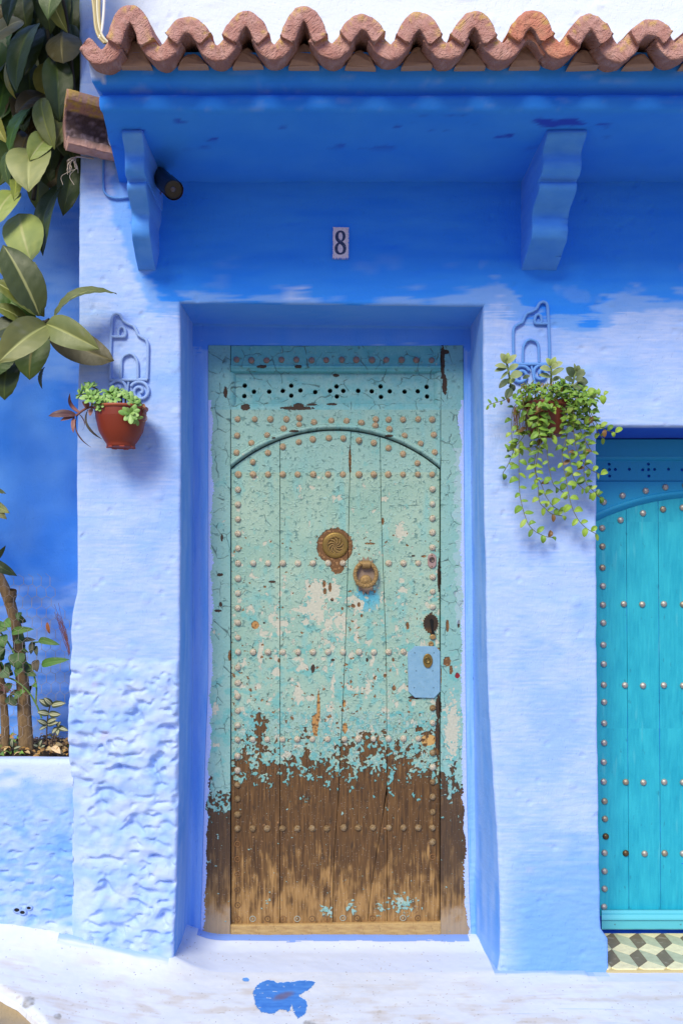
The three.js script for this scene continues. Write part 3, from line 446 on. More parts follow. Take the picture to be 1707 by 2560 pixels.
    let chip = -1, tone = 0; const rr = rough(px, py); for (const [x, y, a, b, t] of chips) { if (Math.abs(px - x) > a * 1.6 + 4 || Math.abs(py - y) > b * 1.6 + 4) continue; const v = 1 - Math.hypot((px - x) / a, (py - y) / b) + (0.10 * rr + 0.25 * n3) * Math.min(1, 9 / Math.min(a, b)); if (v > chip) { chip = v; tone = t; } }
    if (py > 1330 && !jamb && fl > 0.94 && n4 > 0.12 - 0.08 * ss(1500, 1850, py)) { chip = Math.max(chip, 0.2); tone = 0.5; }
    const bare = wv > 0 || chip > 0;
    if (bare) {
      const gr1 = fbm(px / 3.2, py / 70, 121, 3), gr2 = fbm(px / 9, py / 140, 131, 3), dirt = 0.55 * fbm(px / 30, py / 46, 141, 4) + 0.6 * fbm(px / 7, py / 60, 145, 4), sp = pn(px / 3, py / 3, 151);
      let w = mix3([0.055, 0.024, 0.006], [0.14, 0.066, 0.018], clamp(0.5 + gr1 * 1.6 + gr2));
      const pale = clamp(ss(-0.12, 0.3, dirt + 0.45 * ss(2060, 2300, py) - 0.24) + 0.25 * ss(0.2, 0.5, gr1));
      w = mix3(w, mix3([0.27, 0.14, 0.04], [0.42, 0.24, 0.085], clamp(0.5 + gr1 * 2)), 0.85 * pale);
      w = mix3(w, [0.035, 0.02, 0.010], 0.75 * ss(0.1, 0.34, 0.5 * fbm(px / 22, py / 30, 161, 4) + 0.6 * fbm(px / 6, py / 40, 165, 3) - (py > 2150 ? 0.1 : 0)));
      if (sp > 0.5) w = mix3(w, [0.45, 0.42, 0.40], 0.4);
      if (jamb) w = mix3(w, [0.05, 0.032, 0.022], 0.55 * ss(2290, 2180, py));
      if (jamb && py > 2240) w = mix3(w, [0.36, 0.28, 0.2], 0.7 * ss(2250, 2310, py + 60 * n2));
      if (chip > 0 && wv <= 0) w = tone >= 3 ? [0.22, 0.01, 0.015] : tone >= 1.9 ? mix3([0.50, 0.30, 0.10], [0.32, 0.17, 0.05], ss(0, 0.3, n4)) : tone > 0.9 ? mix3([0.42, 0.22, 0.07], [0.12, 0.06, 0.02], ss(-0.1, 0.25, n4 + 0.4 * n3)) : tone > 0.45 ? mix3([0.14, 0.065, 0.022], [0.34, 0.18, 0.075], ss(0.1, 0.5, n3 + n4)) : mix3([0.022, 0.012, 0.008], [0.06, 0.03, 0.015], clamp(0.5 + n3));
      const lipw = wv > 0 ? wv : chip * 6;
      if (lipw < 0.35) w = mix3(w, [0.02, 0.012, 0.006], 0.35);
      c = w; h = 0.10 + 0.10 * gr1; r = 0.8;
    } else if (wv > -0.5 || (py > 1780 && !jamb)) { // lifted flake rims near the bare zone
      const rim = ss(0.12, 0.03, fe) * ss(1700, 1800, py); c = mix3(c, [0.07, 0.10, 0.08], 0.7 * rim); h += 0.2 * ss(0.3, 0.12, fe) - 0.35 * rim; if (fl > 0.62) c = mix3(c, [0.27, 0.43, 0.40], 0.6); else if (fl < 0.25) c = mix3(c, [0.09, 0.36, 0.38], 0.6);
    }
    // splashes of blue limewash on the frame edge
    if (jamb) { const ed = px < 577 ? px - pw([[860, 521], [1700, 521], [1900, 513], [2200, 506], [2330, 501]], py) : pw([[860, 1157], [1700, 1163], [2000, 1167], [2250, 1173], [2330, 1178]], py) - px; if (ed < 9 + 16 * fbm(px / 30, py / 60, 171, 3) + 5 * n3 && py > 1000) { c = mix3([0.46, 0.53, 0.84], [0.33, 0.46, 0.84], clamp(0.5 + n3)); h = 0.7; r = 0.9; } else if (px > 1110 && py > 1120 && py < 1560 && ed < 22 + 40 * n2) c = mix3(c, [0.42, 0.50, 0.60], 0.4); }
    colour[k * 3] = c[0]; colour[k * 3 + 1] = c[1]; colour[k * 3 + 2] = c[2]; hgt[k] = h; rgh[k] = r;
  }
  doorMap.map = tex(W, H, (i, j, o) => { const k = (j * W + i) * 3; o[0] = colour[k]; o[1] = colour[k + 1]; o[2] = colour[k + 2]; }, true, false);
  doorMap.bump = tex(W, H, (i, j, o) => { o[0] = o[1] = o[2] = hgt[j * W + i]; }, false, false);
  doorMap.rough = tex(W, H, (i, j, o) => { o[0] = o[1] = o[2] = rgh[j * W + i]; }, false, false);
}
const doorMat = new THREE.MeshStandardMaterial({ map: doorMap.map, bumpMap: doorMap.bump, bumpScale: 0.004, roughnessMap: doorMap.rough, roughness: 1 });
const brass = new THREE.MeshStandardMaterial({ color: lin([0.22, 0.14, 0.035]), metalness: 0.55, roughness: 0.45, bumpMap: grain, bumpScale: 0.0008 });
const oldBrass = new THREE.MeshStandardMaterial({ color: lin([0.34, 0.215, 0.085]), metalness: 0.45, roughness: 0.5, bumpMap: grain, bumpScale: 0.0015 });
const darkHole = mat([0.004, 0.004, 0.005], { roughness: 1 });
const door = thing('studded_door', 'old turquoise studded wooden door with peeling paint and a bare brown foot, in the central recess', 'door', P(838, 2325, ZJ));
{
  const dp = (name, pts, z, th, bevel = 0.0018, holes = [], label) => part(name, planarUV(extrude(pxPoly(pts, z), z, th, bevel, holes), doorU), doorMat, door, V(0, 0, 0), label);
  const R = 398, AC = 838, AY = 1474; const arcY = (x, r) => AY - Math.sqrt(Math.max(0, r * r - (x - AC) * (x - AC)));
  const arc = (xa, xb, r, n = 28) => { const a = []; for (let i = 0; i <= n; i++) { const x = lerp(xa, xb, i / n); a.push([x, arcY(x, r)]); } return a; };
  // frame
  dp('jamb', [[521, 863], [576, 863], [576, 2350], [501, 2348], [506, 2200], [513, 1900], [521, 1700]], ZJ, 0.07);
  dp('jamb', [[1102, 863], [1157, 863], [1163, 1700], [1167, 2000], [1173, 2250], [1178, 2350], [1101, 2350]], ZJ, 0.07);
  dp('header_rail', [[577.5, 864], [1100.5, 864], [1100.5, 913], [577.5, 913]], ZJ - 0.001, 0.05);
  dp('rail', [[577.5, 1023], [1100.5, 1023], [1100.5, arcY(1100, 403)], ...arc(1100, 577.5, 403).slice(1)], ZJ - 0.001, 0.05, 0.002);
  // mouldings round the perforated panel
  const bar = (x0, x1, y0, y1, f) => part('moulding', planarUV(grid(40, f.length, (i, j) => { const x = lerp(x0, x1, i / 39), y = lerp(y0, y1, f[j][0]); return { p: P(x, y, f[j][1]) }; }), doorU), doorMat, door, V(0, 0, 0));
  bar(577, 1101, 912, 936, [[0, ZJ - 0.006], [0.02, ZJ + 0.002], [0.15, ZJ + 0.006], [0.35, ZJ + 0.005], [0.42, ZJ + 0.001], [0.5, ZJ + 0.004], [0.68, ZJ + 0.001], [0.8, ZJ - 0.006], [1, ZJ - 0.024]]);
  bar(577, 1101, 1006, 1025, [[0, ZJ - 0.022], [0.3, ZJ - 0.012], [0.42, ZJ - 0.011], [0.55, ZJ - 0.006], [0.9, ZJ - 0.001], [1, ZJ - 0.004]]);
  for (const [a, b] of [[576, 592], [1101, 1082]]) part('moulding', planarUV(grid(6, 20, (i, j) => { const t = i / 5; return { p: P(lerp(a, b, t), lerp(1024, 930, j / 19), lerp(ZJ - 0.002, ZJ - 0.02, t * t)) }; }), doorU), doorMat, door, V(0, 0, 0));
  const zt = ZJ - 0.016, holes = [[612, 964], [635, 979], [611, 990], [673, 979], [707, 977], [728, 964], [751, 976], [728, 989], [788, 980], [825, 977], [841, 966], [858, 977], [842, 991], [895, 977], [929, 978], [951, 966], [974, 978], [952, 992], [1011, 979], [1044, 978], [1066, 967], [1067, 991]];
  dp('perforated_panel', [[590, 934], [1084, 934], [1084, 1009], [590, 1009]], zt, 0.02, 0, holes.map(([x, y]) => disc(0.0092, 14, PX(x, zt), PY(y, zt)).reverse()));
  const inner = extrude(pxPoly([[576, 915], [1101, 915], [1101, 2320], [576, 2320]], -0.31), -0.306, 0.02, 0); part('backing_board', inner, mat([0.02, 0.014, 0.01]), door, V(0, 0, 0));
  // arch moulding
  { const f = [[403, -0.004], [404, 0.003], [407, 0.006], [410, 0.0065], [412, 0.003], [413.5, 0.002], [415, 0.004], [417, 0.002], [418, -0.003]].reverse();
    f.push([399.5, -0.018]);
    part('arch_moulding', planarUV(grid(70, f.length, (i, j) => { const [r, d] = f[j]; const a0 = Math.asin(261 / r); const a = lerp(-a0, a0, i / 69); return { p: P(AC + r * Math.sin(a), AY - r * Math.cos(a), ZJ + d) }; }), doorU), doorMat, door, V(0, 0, 0)); }
  // leaf: five planks with slanting joints
  const s2 = [[877, 1080], [874, 1200], [868, 1480], [860, 1700], [852, 1850], [846, 1990], [836, 2120], [832, 2200], [832, 2311]], s3 = [[950, 1095], [953, 1300], [966, 1650], [967, 1985], [967, 2309]], s4 = [[966, 1985], [950, 2080], [935, 2170], [926, 2230], [918, 2310]];
  const sx = (s, y) => pw(s.map(([x, yy]) => [yy, x]), y), G = 0.55;
  const plank = (L, Rr, top, bot, z) => { // L, R: x as a function of y
    const a = []; const xa = L(1180) + G, xb = Rr(1180) - G;
    const xtl = L(1090) + G, xtr = Rr(1090) - G; if (top == null) a.push(...arc(xtl, xtr, R - 0.5, 14)); else a.push([L(top) + G, top], [Rr(top) - G, top]);
    const y0 = top ?? arcY(xtr, R), y1 = top ?? arcY(xtl, R); for (let k = 1; k <= 14; k++) { const y = lerp(y0, bot[1], k / 14); a.push([Rr(y) - G, y]); } for (let k = 0; k < 14; k++) { const y = lerp(bot[0], y1, k / 14); a.push([L(y) + G, y]); }
    return part('plank', planarUV(extrude(pxPoly(a, z), z, 0.03, 0.0015), doorU), doorMat, door, V(0, 0, 0));
  };
  plank(y => 578, y => 700, null, [2310, 2311], ZL);
  plank(y => 700, y => sx(s2, y), null, [2312, 2311], ZL + 0.0012);
  plank(y => sx(s2, y), y => y < 1985 ? sx(s3, y) : sx(s4, y), null, [2312, 2309], ZL - 0.0008);
  plank(y => sx(s4, y), y => sx(s3, y) + (y > 1990 ? 0 : 1.9), 1990, [2309, 2308], ZL - 0.0016);
  plank(y => sx(s3, y), y => 1098.5, null, [2306, 2303], ZL + 0.0008);
  part('sill', planarUV(warp(extrude(pxPoly([[577, 2313], [1101, 2305], [1101, 2350], [577, 2350]], ZJ), ZJ + 0.003, 0.06, 0.003), (x, y, z) => [x, y + 0.002 * pn(x * 20, 3), z]), (x, y) => [x / 0.2, y / 0.2]), new THREE.MeshStandardMaterial({ map: tex(256, 64, (i, j, o) => { const n = fbm(i / 60, j / 3, 3, 4), m = fbm(i / 16, j / 10, 8, 4); let c = mix3([0.52, 0.34, 0.13], [0.36, 0.21, 0.08], clamp(0.4 + n * 1.4)); c = mix3(c, [0.14, 0.08, 0.03], 0.8 * ss(0.16, 0.36, m)); o[0] = c[0]; o[1] = c[1]; o[2] = c[2]; }, true), roughness: 0.85, bumpMap: grain, bumpScale: 0.003 }), door, V(0, 0, 0), 'pale bare wooden sill under the door');
  // studs
  const r = rng(12), dome = (rad, hgt) => new THREE.LatheGeometry([[0, hgt], [rad * 0.35, hgt * 0.95], [rad * 0.66, hgt * 0.76], [rad * 0.88, hgt * 0.46], [rad, hgt * 0.12], [rad * 1.0, -0.002]].map(a => new THREE.Vector2(a[0], a[1])).reverse(), 12).rotateX(Math.PI / 2);
  const geos = [dome(0.0126, 0.0105), dome(0.0121, 0.0098), dome(0.0130, 0.0112)]; geos.forEach((g, q) => warp(g, (x, y, z) => [x + 0.0004 * pn(x * 90, y * 90, q), y + 0.0004 * pn(x * 90, y * 90, q + 5), z + 0.0006 * pn(x * 90, y * 90, q + 9)]));
  const sMat = (map, o) => new THREE.MeshStandardMaterial({ roughness: 0.45, metalness: 0.35, map, bumpMap: grain, bumpScale: 0.002, ...o });
  const blotch = (a, b, c, seed) => tex(48, 48, (i, j, o) => { const n = fbm(i / 9, j / 9, seed, 3), m = fbm(i / 7, j / 7, seed + 9, 2); let q = mix3(a, b, ss(-0.2, 0.3, n)); q = mix3(q, c, ss(0.14, 0.24, m)); o[0] = q[0]; o[1] = q[1]; o[2] = q[2]; }, true);
  const stone = [0, 1, 2].map(s => sMat(blotch([0.58, 0.43, 0.27], [0.46, 0.32, 0.18], [0.26, 0.17, 0.10], 3 + s * 4))), cream = [0, 1, 2].map(s => sMat(blotch([0.66, 0.58, 0.45], [0.56, 0.45, 0.31], s ? [0.16, 0.12, 0.07] : [0.3, 0.5, 0.46], 20 + s * 4))), rust = [0, 1, 2].map(s => sMat(blotch([0.34, 0.22, 0.10], [0.22, 0.13, 0.05], s ? [0.08, 0.05, 0.025] : [0.5, 0.4, 0.28], 40 + s * 4), { metalness: 0.3, roughness: 0.45 })), shadedStuds = [0, 1].map(s => sMat(blotch([0.36, 0.24, 0.20], [0.30, 0.20, 0.17], s ? [0.14, 0.33, 0.36] : [0.4, 0.33, 0.3], 60 + s * 4), { roughness: 0.8 }));
  const pick = a => a[Math.floor(r() * a.length)];
  const stud = (x, y, z, ms) => { const m = part('stud', pick(geos), pick(ms), door, P(x, y, z)); m.rotation.z = r() * 6.28; m.scale.set(0.95 + r() * 0.12, 0.95 + r() * 0.12, 0.8 + r() * 0.4); m.rotation.x = (r() - 0.5) * 0.16; m.rotation.y = (r() - 0.5) * 0.16; };
  const zr = ZJ - 0.001, zl = ZL + 0.001;
  for (let i = 0; i < 14; i++) stud(592 + i * 37.4 + (r() - 0.5) * 2, 900 + (r() - 0.5) * 2, zr, shadedStuds);  // top row darker: lintel shade put into the stud colour
  for (const [x, y] of [[594, 1048], [637, 1048], [676, 1048], [716, 1048], [748, 1045], [748, 1062], [785, 1056], [828, 1052], [866, 1053], [903, 1057], [939, 1048], [938, 1064], [971, 1049], [1007, 1049], [1045, 1048], [1080, 1049], [593, 1089], [668, 1088], [629, 1108], [592, 1132], [709, 1072], [973, 1073], [1011, 1089], [1051, 1109], [1084, 1087], [1086, 1131]]) stud(x, y, zr, stone);
  for (const [x, y] of [[747, 1105], [782, 1098], [707, 1117], [670, 1132], [632, 1155], [822, 1095], [858, 1096], [897, 1101], [934, 1107], [971, 1120], [1007, 1135], [1043, 1158]]) stud(x, y, zl, stone);
  for (const x of [596, 633, 670, 707, 744, 783, 820, 857, 897, 934, 970, 1007, 1044, 1080]) stud(x, 1186, zl, stone);
  for (const y of [1224, 1261, 1298, 1334, 1371]) stud(595, y, zl, cream); for (const y of [1223, 1260, 1296, 1331, 1369]) stud(1080.5, y, zl, cream);
  const row = [595, 633, 670, 707, 745, 782, 820, 857, 897, 934, 971, 1008, 1045];
  for (const x of row) if (x !== 897 && x !== 934) stud(x, 1408, zl, cream);
  for (const y of [1446, 1483, 1520, 1557, 1594]) stud(595, y, zl, cream); for (const y of [1443, 1479, 1517]) stud(1081, y, zl, cream);
  for (const x of row) if (x < 1040 && x !== 1008) stud(x, 1630, zl, cream); stud(1008, 1629, zl, cream);
  for (const y of [1669, 1707, 1741, 1777, 1813]) stud(594.5, y, zl, cream); stud(1081, 1770, zl, rust); stud(1081, 1807, zl, cream);
  for (const x of [594, 632, 668, 706, 743, 781, 819, 861, 895, 933, 971, 1008, 1045]) stud(x, 1849 - (x - 594) * 0.006, zl, cream);
  for (const [y, m] of [[1890, cream], [1926, cream], [1962, rust], [1997, rust], [2036, rust]]) stud(594, y, zl, m); for (const [y, m] of [[1882, rust], [1918, cream], [1955, rust], [1992, rust], [2030, rust]]) stud(1081, y, zl, m);
  for (const x of [594, 632, 668, 706, 743, 780, 817, 859, 895, 932, 972, 1008, 1045, 1080]) stud(x, 2071 - (x > 850 ? 2 : 0), zl, r() > 0.75 ? cream : rust); stud(1081, 2105, zl, rust);
  // rings and nail stubs left where studs are lost
  const ring = mergeGeometries([new THREE.TorusGeometry(0.0105, 0.0016, 5, 16), new THREE.SphereGeometry(0.0028, 8, 6).scale(0.7, 1.2, 1)]);
  const rm = [mat([0.22, 0.10, 0.03], { roughness: 0.7 }), mat([0.34, 0.36, 0.30], { roughness: 0.8 }), mat([0.14, 0.07, 0.025], { roughness: 0.7 })];
  const lost = (x, y, k) => part('nail_ring', ring, rm[k], door, P(x, y, ZL + 0.001));
  for (const y of [2110, 2148, 2186, 2225, 2263]) lost(594, y, y % 2 ? 2 : 0); lost(1081, 2142, 0);
  [594, 632, 669, 708, 743, 780, 817, 857, 892, 931, 1007, 1044].forEach((x, i) => lost(x, 2297 - (x > 850 ? 2 : 0), i % 3 === 0 ? 0 : i % 3));
  // round brass rosette in its splintered patch
  const C = P(838, 1363, ZL);
  { const m = part('rosette', new THREE.LatheGeometry([[0, 0.004], [0.030, 0.004], [0.032, 0.008], [0.0345, 0.009], [0.036, 0.0075], [0.040, 0.0085], [0.047, 0.0075], [0.050, 0.004], [0.051, -0.004]].map(a => new THREE.Vector2(a[0], a[1])).reverse(), 40).rotateX(Math.PI / 2), brass, door, C, 'round brass rosette with a swirl of leaves');
    const pet = []; for (let k = 0; k < 9; k++) { const a = k / 9 * 6.283; const pts = []; for (let i = 0; i <= 5; i++) { const t = i / 5, rr = 0.007 + 0.022 * t, aa = a + 0.95 * t; pts.push(V(rr * Math.cos(aa), rr * Math.sin(aa), 0.0055 + 0.002 * Math.sin(t * 3))); } pet.push(tube(pts, 0.0023, 5, 8)); for (let i = 1; i < 5; i++) { const t = i / 5, rr = 0.007 + 0.022 * t, aa = a + 0.95 * t; pet.push(new THREE.SphereGeometry(0.0026, 5, 4).translate(rr * Math.cos(aa - 0.12), rr * Math.sin(aa - 0.12), 0.006)); } }
    pet.push(new THREE.TorusGeometry(0.0045, 0.0015, 5, 14).translate(0, 0, 0.007)); pet.push(new THREE.TorusGeometry(0.031, 0.0012, 5, 32).translate(0, 0, 0.0085));
    part('swirl', join(pet), oldBrass, m, C); }
  // ring knocker on a star-edged back plate
  { const K = P(914, 1437, ZL);
    const star = []; for (let i = 0; i < 28; i++) { const a = i / 28 * 6.283, q = i % 2 ? 0.9 : 1.12; star.push([K.x + 0.039 * q * Math.cos(a), K.y - 0.001 + 0.066 * q * Math.sin(a) + (Math.sin(a) < 0 ? -0.004 : 0)]); }
    const plate = part('back_plate', extrude(star, ZL + 0.005, 0.005, 0.001), mat([0.30, 0.21, 0.15], { metalness: 0.3, roughness: 0.6, bumpMap: grain, bumpScale: 0.002 }), door, V(K.x, K.y, ZL));
    plate.geometry.translate(-K.x, -K.y, -ZL);
    part('boss', new THREE.LatheGeometry([[0.024, 0], [0.022, 0.006], [0.014, 0.010], [0.011, 0.008], [0.006, 0.011], [0, 0.012]].map(a => new THREE.Vector2(a[0], a[1])), 20).rotateX(Math.PI / 2), oldBrass, plate, V(K.x, K.y - 0.024, ZL + 0.005));
    part('hinge', new THREE.CylinderGeometry(0.0155, 0.0155, 0.030, 14).rotateZ(Math.PI / 2).translate(0, 0, 0.012), oldBrass, plate, V(K.x + 0.001, K.y + 0.040, ZL + 0.008));
    const band = grid(40, 9, (i, j) => { const a = i / 40 * 6.283, b = j / 8 * 6.283; const rr = 1 + 0.19 * Math.cos(b); return { p: [0.041 * rr * Math.cos(a), 0.045 * rr * Math.sin(a), 0.0062 * Math.sin(b) + 0.0012 * pn(Math.cos(a) * 12, Math.sin(a) * 12, b)], uv: [i / 8, j / 8] }; }, true);
    const gr2 = []; for (let k = 0; k < 40; k++) { const a = k / 40 * 6.283, tw = (k % 2 ? 1 : -1) * 0.6; gr2.push(new THREE.CapsuleGeometry(0.0016, 0.009, 2, 5).rotateZ(a + Math.PI / 2 + tw).translate(0.041 * Math.cos(a), 0.045 * Math.sin(a), 0.0062)); }
    const rg = part('ring', join([band, ...gr2]), oldBrass, door, V(K.x - 0.001, K.y + 0.002, ZL + 0.026)); rg.rotation.x = -0.12; }
  // lock fittings down the right side
  { const oval = (cx, cy, rx, ry) => { const a = []; for (let i = 0; i < 24; i++) { const t = i / 24 * 6.283; a.push([PX(cx, ZL) + rx * Math.cos(t), PY(cy, ZL) + ry * Math.sin(t)]); } return a; };
    const stad = (cx, cy, rx, ry) => { const a = [], x = PX(cx, ZL), y = PY(cy, ZL), q = ry - rx; for (let i = 0; i <= 10; i++) { const t = i / 10 * Math.PI; a.push([x + rx * Math.cos(t), y + q + rx * Math.sin(t)]); } for (let i = 0; i <= 10; i++) { const t = Math.PI + i / 10 * Math.PI; a.push([x + rx * Math.cos(t), y - q + rx * Math.sin(t)]); } return a; };
    const kp = part('keyhole_plate', extrude(stad(1079, 1402, 0.0165, 0.028), ZL + 0.006, 0.006, 0.0018), mat([0.36, 0.24, 0.22], { metalness: 0.3, roughness: 0.5 }), door, V(0, 0, 0), 'pinkish copper keyhole plate');
    part('keyhole', new THREE.LatheGeometry([[0, 0.001], [0.006, 0.001], [0.008, 0.003], [0.010, 0.003], [0.011, 0]].map(a => new THREE.Vector2(a[0], a[1])).reverse(), 18).rotateX(Math.PI / 2), mat([0.1, 0.07, 0.06], { metalness: 0.5, roughness: 0.4 }), kp, P(1079, 1399, ZL + 0.006));
    for (const y of [1388, 1416]) part('screw', new THREE.SphereGeometry(0.0026, 8, 6), brass, kp, P(1079, y, ZL + 0.006));
    // rusted scalloped escutcheon
    const sc = []; for (let i = 0; i < 44; i++) { const a = i / 44 * 6.283; const q = i % 2 ? 0.92 : 1.06; sc.push([PX(1076, ZL) + 0.029 * q * Math.cos(a), PY(1558, ZL) + 0.036 * q * Math.sin(a)]); }
    const es = part('escutcheon', warp(extrude(sc, ZL + 0.004, 0.004, 0.0008), (x, y, z) => [x, y, z + 0.002 * pn(x * 90, y * 90)]), new THREE.MeshStandardMaterial({ map: blotch([0.13, 0.055, 0.015], [0.30, 0.15, 0.05], [0.03, 0.018, 0.01], 77), roughness: 0.75, metalness: 0.2, bumpMap: grain, bumpScale: 0.003 }), door, V(0, 0, 0), 'rusty scalloped keyhole escutcheon');
    part('keyhole', extrude(pxPoly([[1073, 1550], [1078, 1546], [1083, 1551], [1082, 1572], [1088, 1590], [1080, 1592]], ZL), ZL + 0.0065, 0.004, 0.0006), darkHole, es);
    part('latch', extrude(oval(1081, 1592, 0.012, 0.010), ZL + 0.010, 0.010, 0.003), oldBrass, door, V(0, 0, 0));
    part('lock_cylinder', new THREE.LatheGeometry([[0, 0.006], [0.004, 0.006], [0.006, 0.009], [0.009, 0.009], [0.011, 0]].map(a => new THREE.Vector2(a[0], a[1])).reverse(), 18).rotateX(Math.PI / 2), oldBrass, door, P(1077, 1610, ZL));
    const pl = part('lock_plate', planarUV(extrude(pxPoly([[1036, 1615], [1087, 1615], [1099, 1628], [1099, 1728], [1084, 1744], [1036, 1743], [1020, 1728], [1018, 1632]], ZL), ZL + 0.010, 0.010, 0.0012), (x, y) => [x / 0.1, y / 0.1]), new THREE.MeshStandardMaterial({ map: tex(128, 160, (i, j, o) => { const n = fbm(i / 30, j / 40, 3, 4), s = pn(i / 2, j / 30, 6); let c = mix3([0.16, 0.32, 0.46], [0.21, 0.38, 0.52], clamp(0.5 + n + 0.5 * s)); c = mix3(c, [0.10, 0.14, 0.16], 0.6 * ss(0.28, 0.4, fbm(i / 9, j / 9, 9, 3))); o[0] = c[0]; o[1] = c[1]; o[2] = c[2]; }, true), roughness: 0.55, bumpMap: grain, bumpScale: 0.0008 }), door, V(0, 0, 0), 'pale blue metal lock plate with cut corners');
    const ov = part('lock_escutcheon', extrude(oval(1068, 1651, 0.0185, 0.0275), ZL + 0.015, 0.006, 0.002), oldBrass, pl);
    ov.material = brass;
    part('lock_cylinder', new THREE.LatheGeometry([[0, -0.001], [0.005, -0.001], [0.0055, 0.001], [0.010, 0.001], [0.0115, 0.003], [0.013, 0]].map(a => new THREE.Vector2(a[0], a[1])).reverse(), 18).rotateX(Math.PI / 2), mat([0.14, 0.10, 0.03], { metalness: 0.6, roughness: 0.4 }), pl, P(1068, 1651, ZL + 0.0155));
    for (const [x, y] of [[1036, 1632], [1084, 1632], [1040, 1677], [1081, 1677], [1035, 1719], [1083, 1719]]) part('screw', new THREE.SphereGeometry(0.0026, 8, 6).scale(1, 1, 0.5), mat([0.12, 0.22, 0.3], { metalness: 0.3 }), pl, P(x, y, ZL + 0.0102)); }
}

/* ---------- the turquoise neighbour door and its tiled threshold ---------- */
{
  const ZB = -0.295, ZC = -0.285, zl = -0.297, xa = 1478, xb = 2020, AC = 1749;
  const base = P(1749, 2323, ZC);
  const t = thing('studded_door', 'smooth bright turquoise door with round metal studs, in the recess at the right edge', 'door', base);
  const tb = tex(256, 512, (i, j, o) => { const n = fbm(i / 22, j / 200, 3, 3), m = fbm(i / 4, j / 40, 9, 3), f = pn(i / 3, j / 3, 4); o[0] = o[1] = o[2] = 0.5 + 0.25 * m + 0.12 * f + 0.15 * n; });
  const tm = tex(256, 512, (i, j, o) => { const n = fbm(i / 40, j / 90, 13, 4), m = fbm(i / 5, j / 60, 19, 3), f = pn(i / 2.5, j / 2.5, 24); let c = mix3([0.004, 0.33, 0.47], [0.02, 0.44, 0.56], clamp(0.5 + 1.3 * n + 0.9 * m + 0.25 * f)); c = mix3(c, [0.08, 0.49, 0.58], 0.5 * ss(0.2, 0.4, fbm(i / 14, j / 120, 33, 3))); c = mix3(c, [0.01, 0.20, 0.30], 0.6 * ss(0.34, 0.42, fbm(i / 5, j / 26, 37, 3))); o[0] = c[0]; o[1] = c[1]; o[2] = c[2]; }, true);
  const M = new THREE.MeshStandardMaterial({ map: tm, bumpMap: tb, bumpScale: 0.0012, roughness: 0.5 });
  const F = new THREE.MeshStandardMaterial({ color: lin([0.008, 0.32, 0.58]), bumpMap: tb, bumpScale: 0.0015, roughness: 0.6 });  // frame bluer than the leaf: recess shade put into its colour
  const pu = g => planarUV(g, (x, y) => [x / 0.4, y / 0.8]);
  const R = 600, AY = 1236 + R; const arcY = (x, r) => AY - Math.sqrt(r * r - (x - AC) * (x - AC));
  const arc = (p, q, r, n = 24) => { const a = []; for (let i = 0; i <= n; i++) { const x = lerp(p, q, i / n); a.push([x, arcY(x, r)]); } return a; };
  const f = (name, pts, z, th, m = F, b = 0.002, holes = []) => part(name, pu(extrude(pxPoly(pts, z), z, th, b, holes)), m, t, V(0, 0, 0));
  f('header_rail', [[xa, 1098], [xb, 1098], [xb, 1143], [xa, 1143]], ZC + 0.012, 0.03);
  part('moulding', pu(grid(2, 5, (i, j) => ({ p: P(i ? xb : xa, [1140, 1143, 1147, 1150, 1153][j], [ZC + 0.013, ZC + 0.014, ZC + 0.008, ZC + 0.004, ZC - 0.006][j]) }))), F, t, V(0, 0, 0));
  const zt = ZC - 0.004, hs = []; for (const c of [1522, 1620, 1718, 1816, 1914]) { hs.push([c, 1174], [c - 14.5, 1174.5], [c + 15, 1173.5], [c - 0.5, 1160.5], [c + 0.8, 1190]); if (c < 1900) hs.push([c + 50, 1173]); }
  f('perforated_panel', [[xa, 1150], [xb, 1150], [xb, 1202], [xa, 1202]], zt, 0.014, F, 0, hs.map(([x, y]) => disc(0.0062, 12, PX(x, zt), PY(y, zt)).reverse()));
  part('backing_board', extrude(pxPoly([[xa, 1145], [xb, 1145], [xb, 2310], [xa, 2310]], -0.318), -0.31, 0.006, 0), darkHole, t, V(0, 0, 0));
  f('rail', [[xa, 1203], [xb, 1203], [xb, arcY(xb, R + 9)], ...arc(xb, xa, R + 9).slice(1)], ZC, 0.012);
  part('arch_moulding', pu(grid(60, 6, (i, j) => { const r = [R + 12, R + 10, R + 5, R + 2, R - 4, R - 7][j], d = [0, 0.007, 0.008, 0.004, -0.004, -0.012][j], x = lerp(xa, xb, i / 59); return { p: P(x, arcY(x, r), ZC + d) }; })), F, t, V(0, 0, 0));
  const seams = [1489, 1568, 1648, 1728, 1810, 1892, 1972, 2012];
  for (let k = 0; k < seams.length - 1; k++) { const a = seams[k], b = seams[k + 1], w = k % 2 ? 0.7 : 0.35; f('plank', [...arc(a - 4 + w, b - 4 - w, R - 5, 10), [b + 3 - w, 2290], [a + 3 + w, 2290]], zl + (k % 2 ? 0.0006 : 0), 0.012, M, 0.0009); }
  // weather bar
  const wb = []; [[2274, -0.294], [2276, -0.276], [2283, -0.272], [2287, -0.262], [2296, -0.255], [2300, -0.254], [2301, -0.262], [2322, -0.262], [2324, -0.266], [2324, -0.30]].forEach(a => wb.push(a));
  part('weather_bar', pu(grid(30, wb.length, (i, j) => ({ p: P(lerp(1503, 2010, i / 29), wb[j][0], wb[j][1]) })).toNonIndexed()), new THREE.MeshStandardMaterial({ color: lin([0.10, 0.50, 0.60]), roughness: 0.5, bumpMap: tb, bumpScale: 0.001 }), t, V(0, 0, 0)).geometry.computeVertexNormals();
  for (const x of [1536, 1700, 1860]) part('screw', new THREE.SphereGeometry(0.0035, 8, 6).scale(1, 1, 0.4), mat([0.1, 0.3, 0.35]), t, P(x, 2311, -0.262));
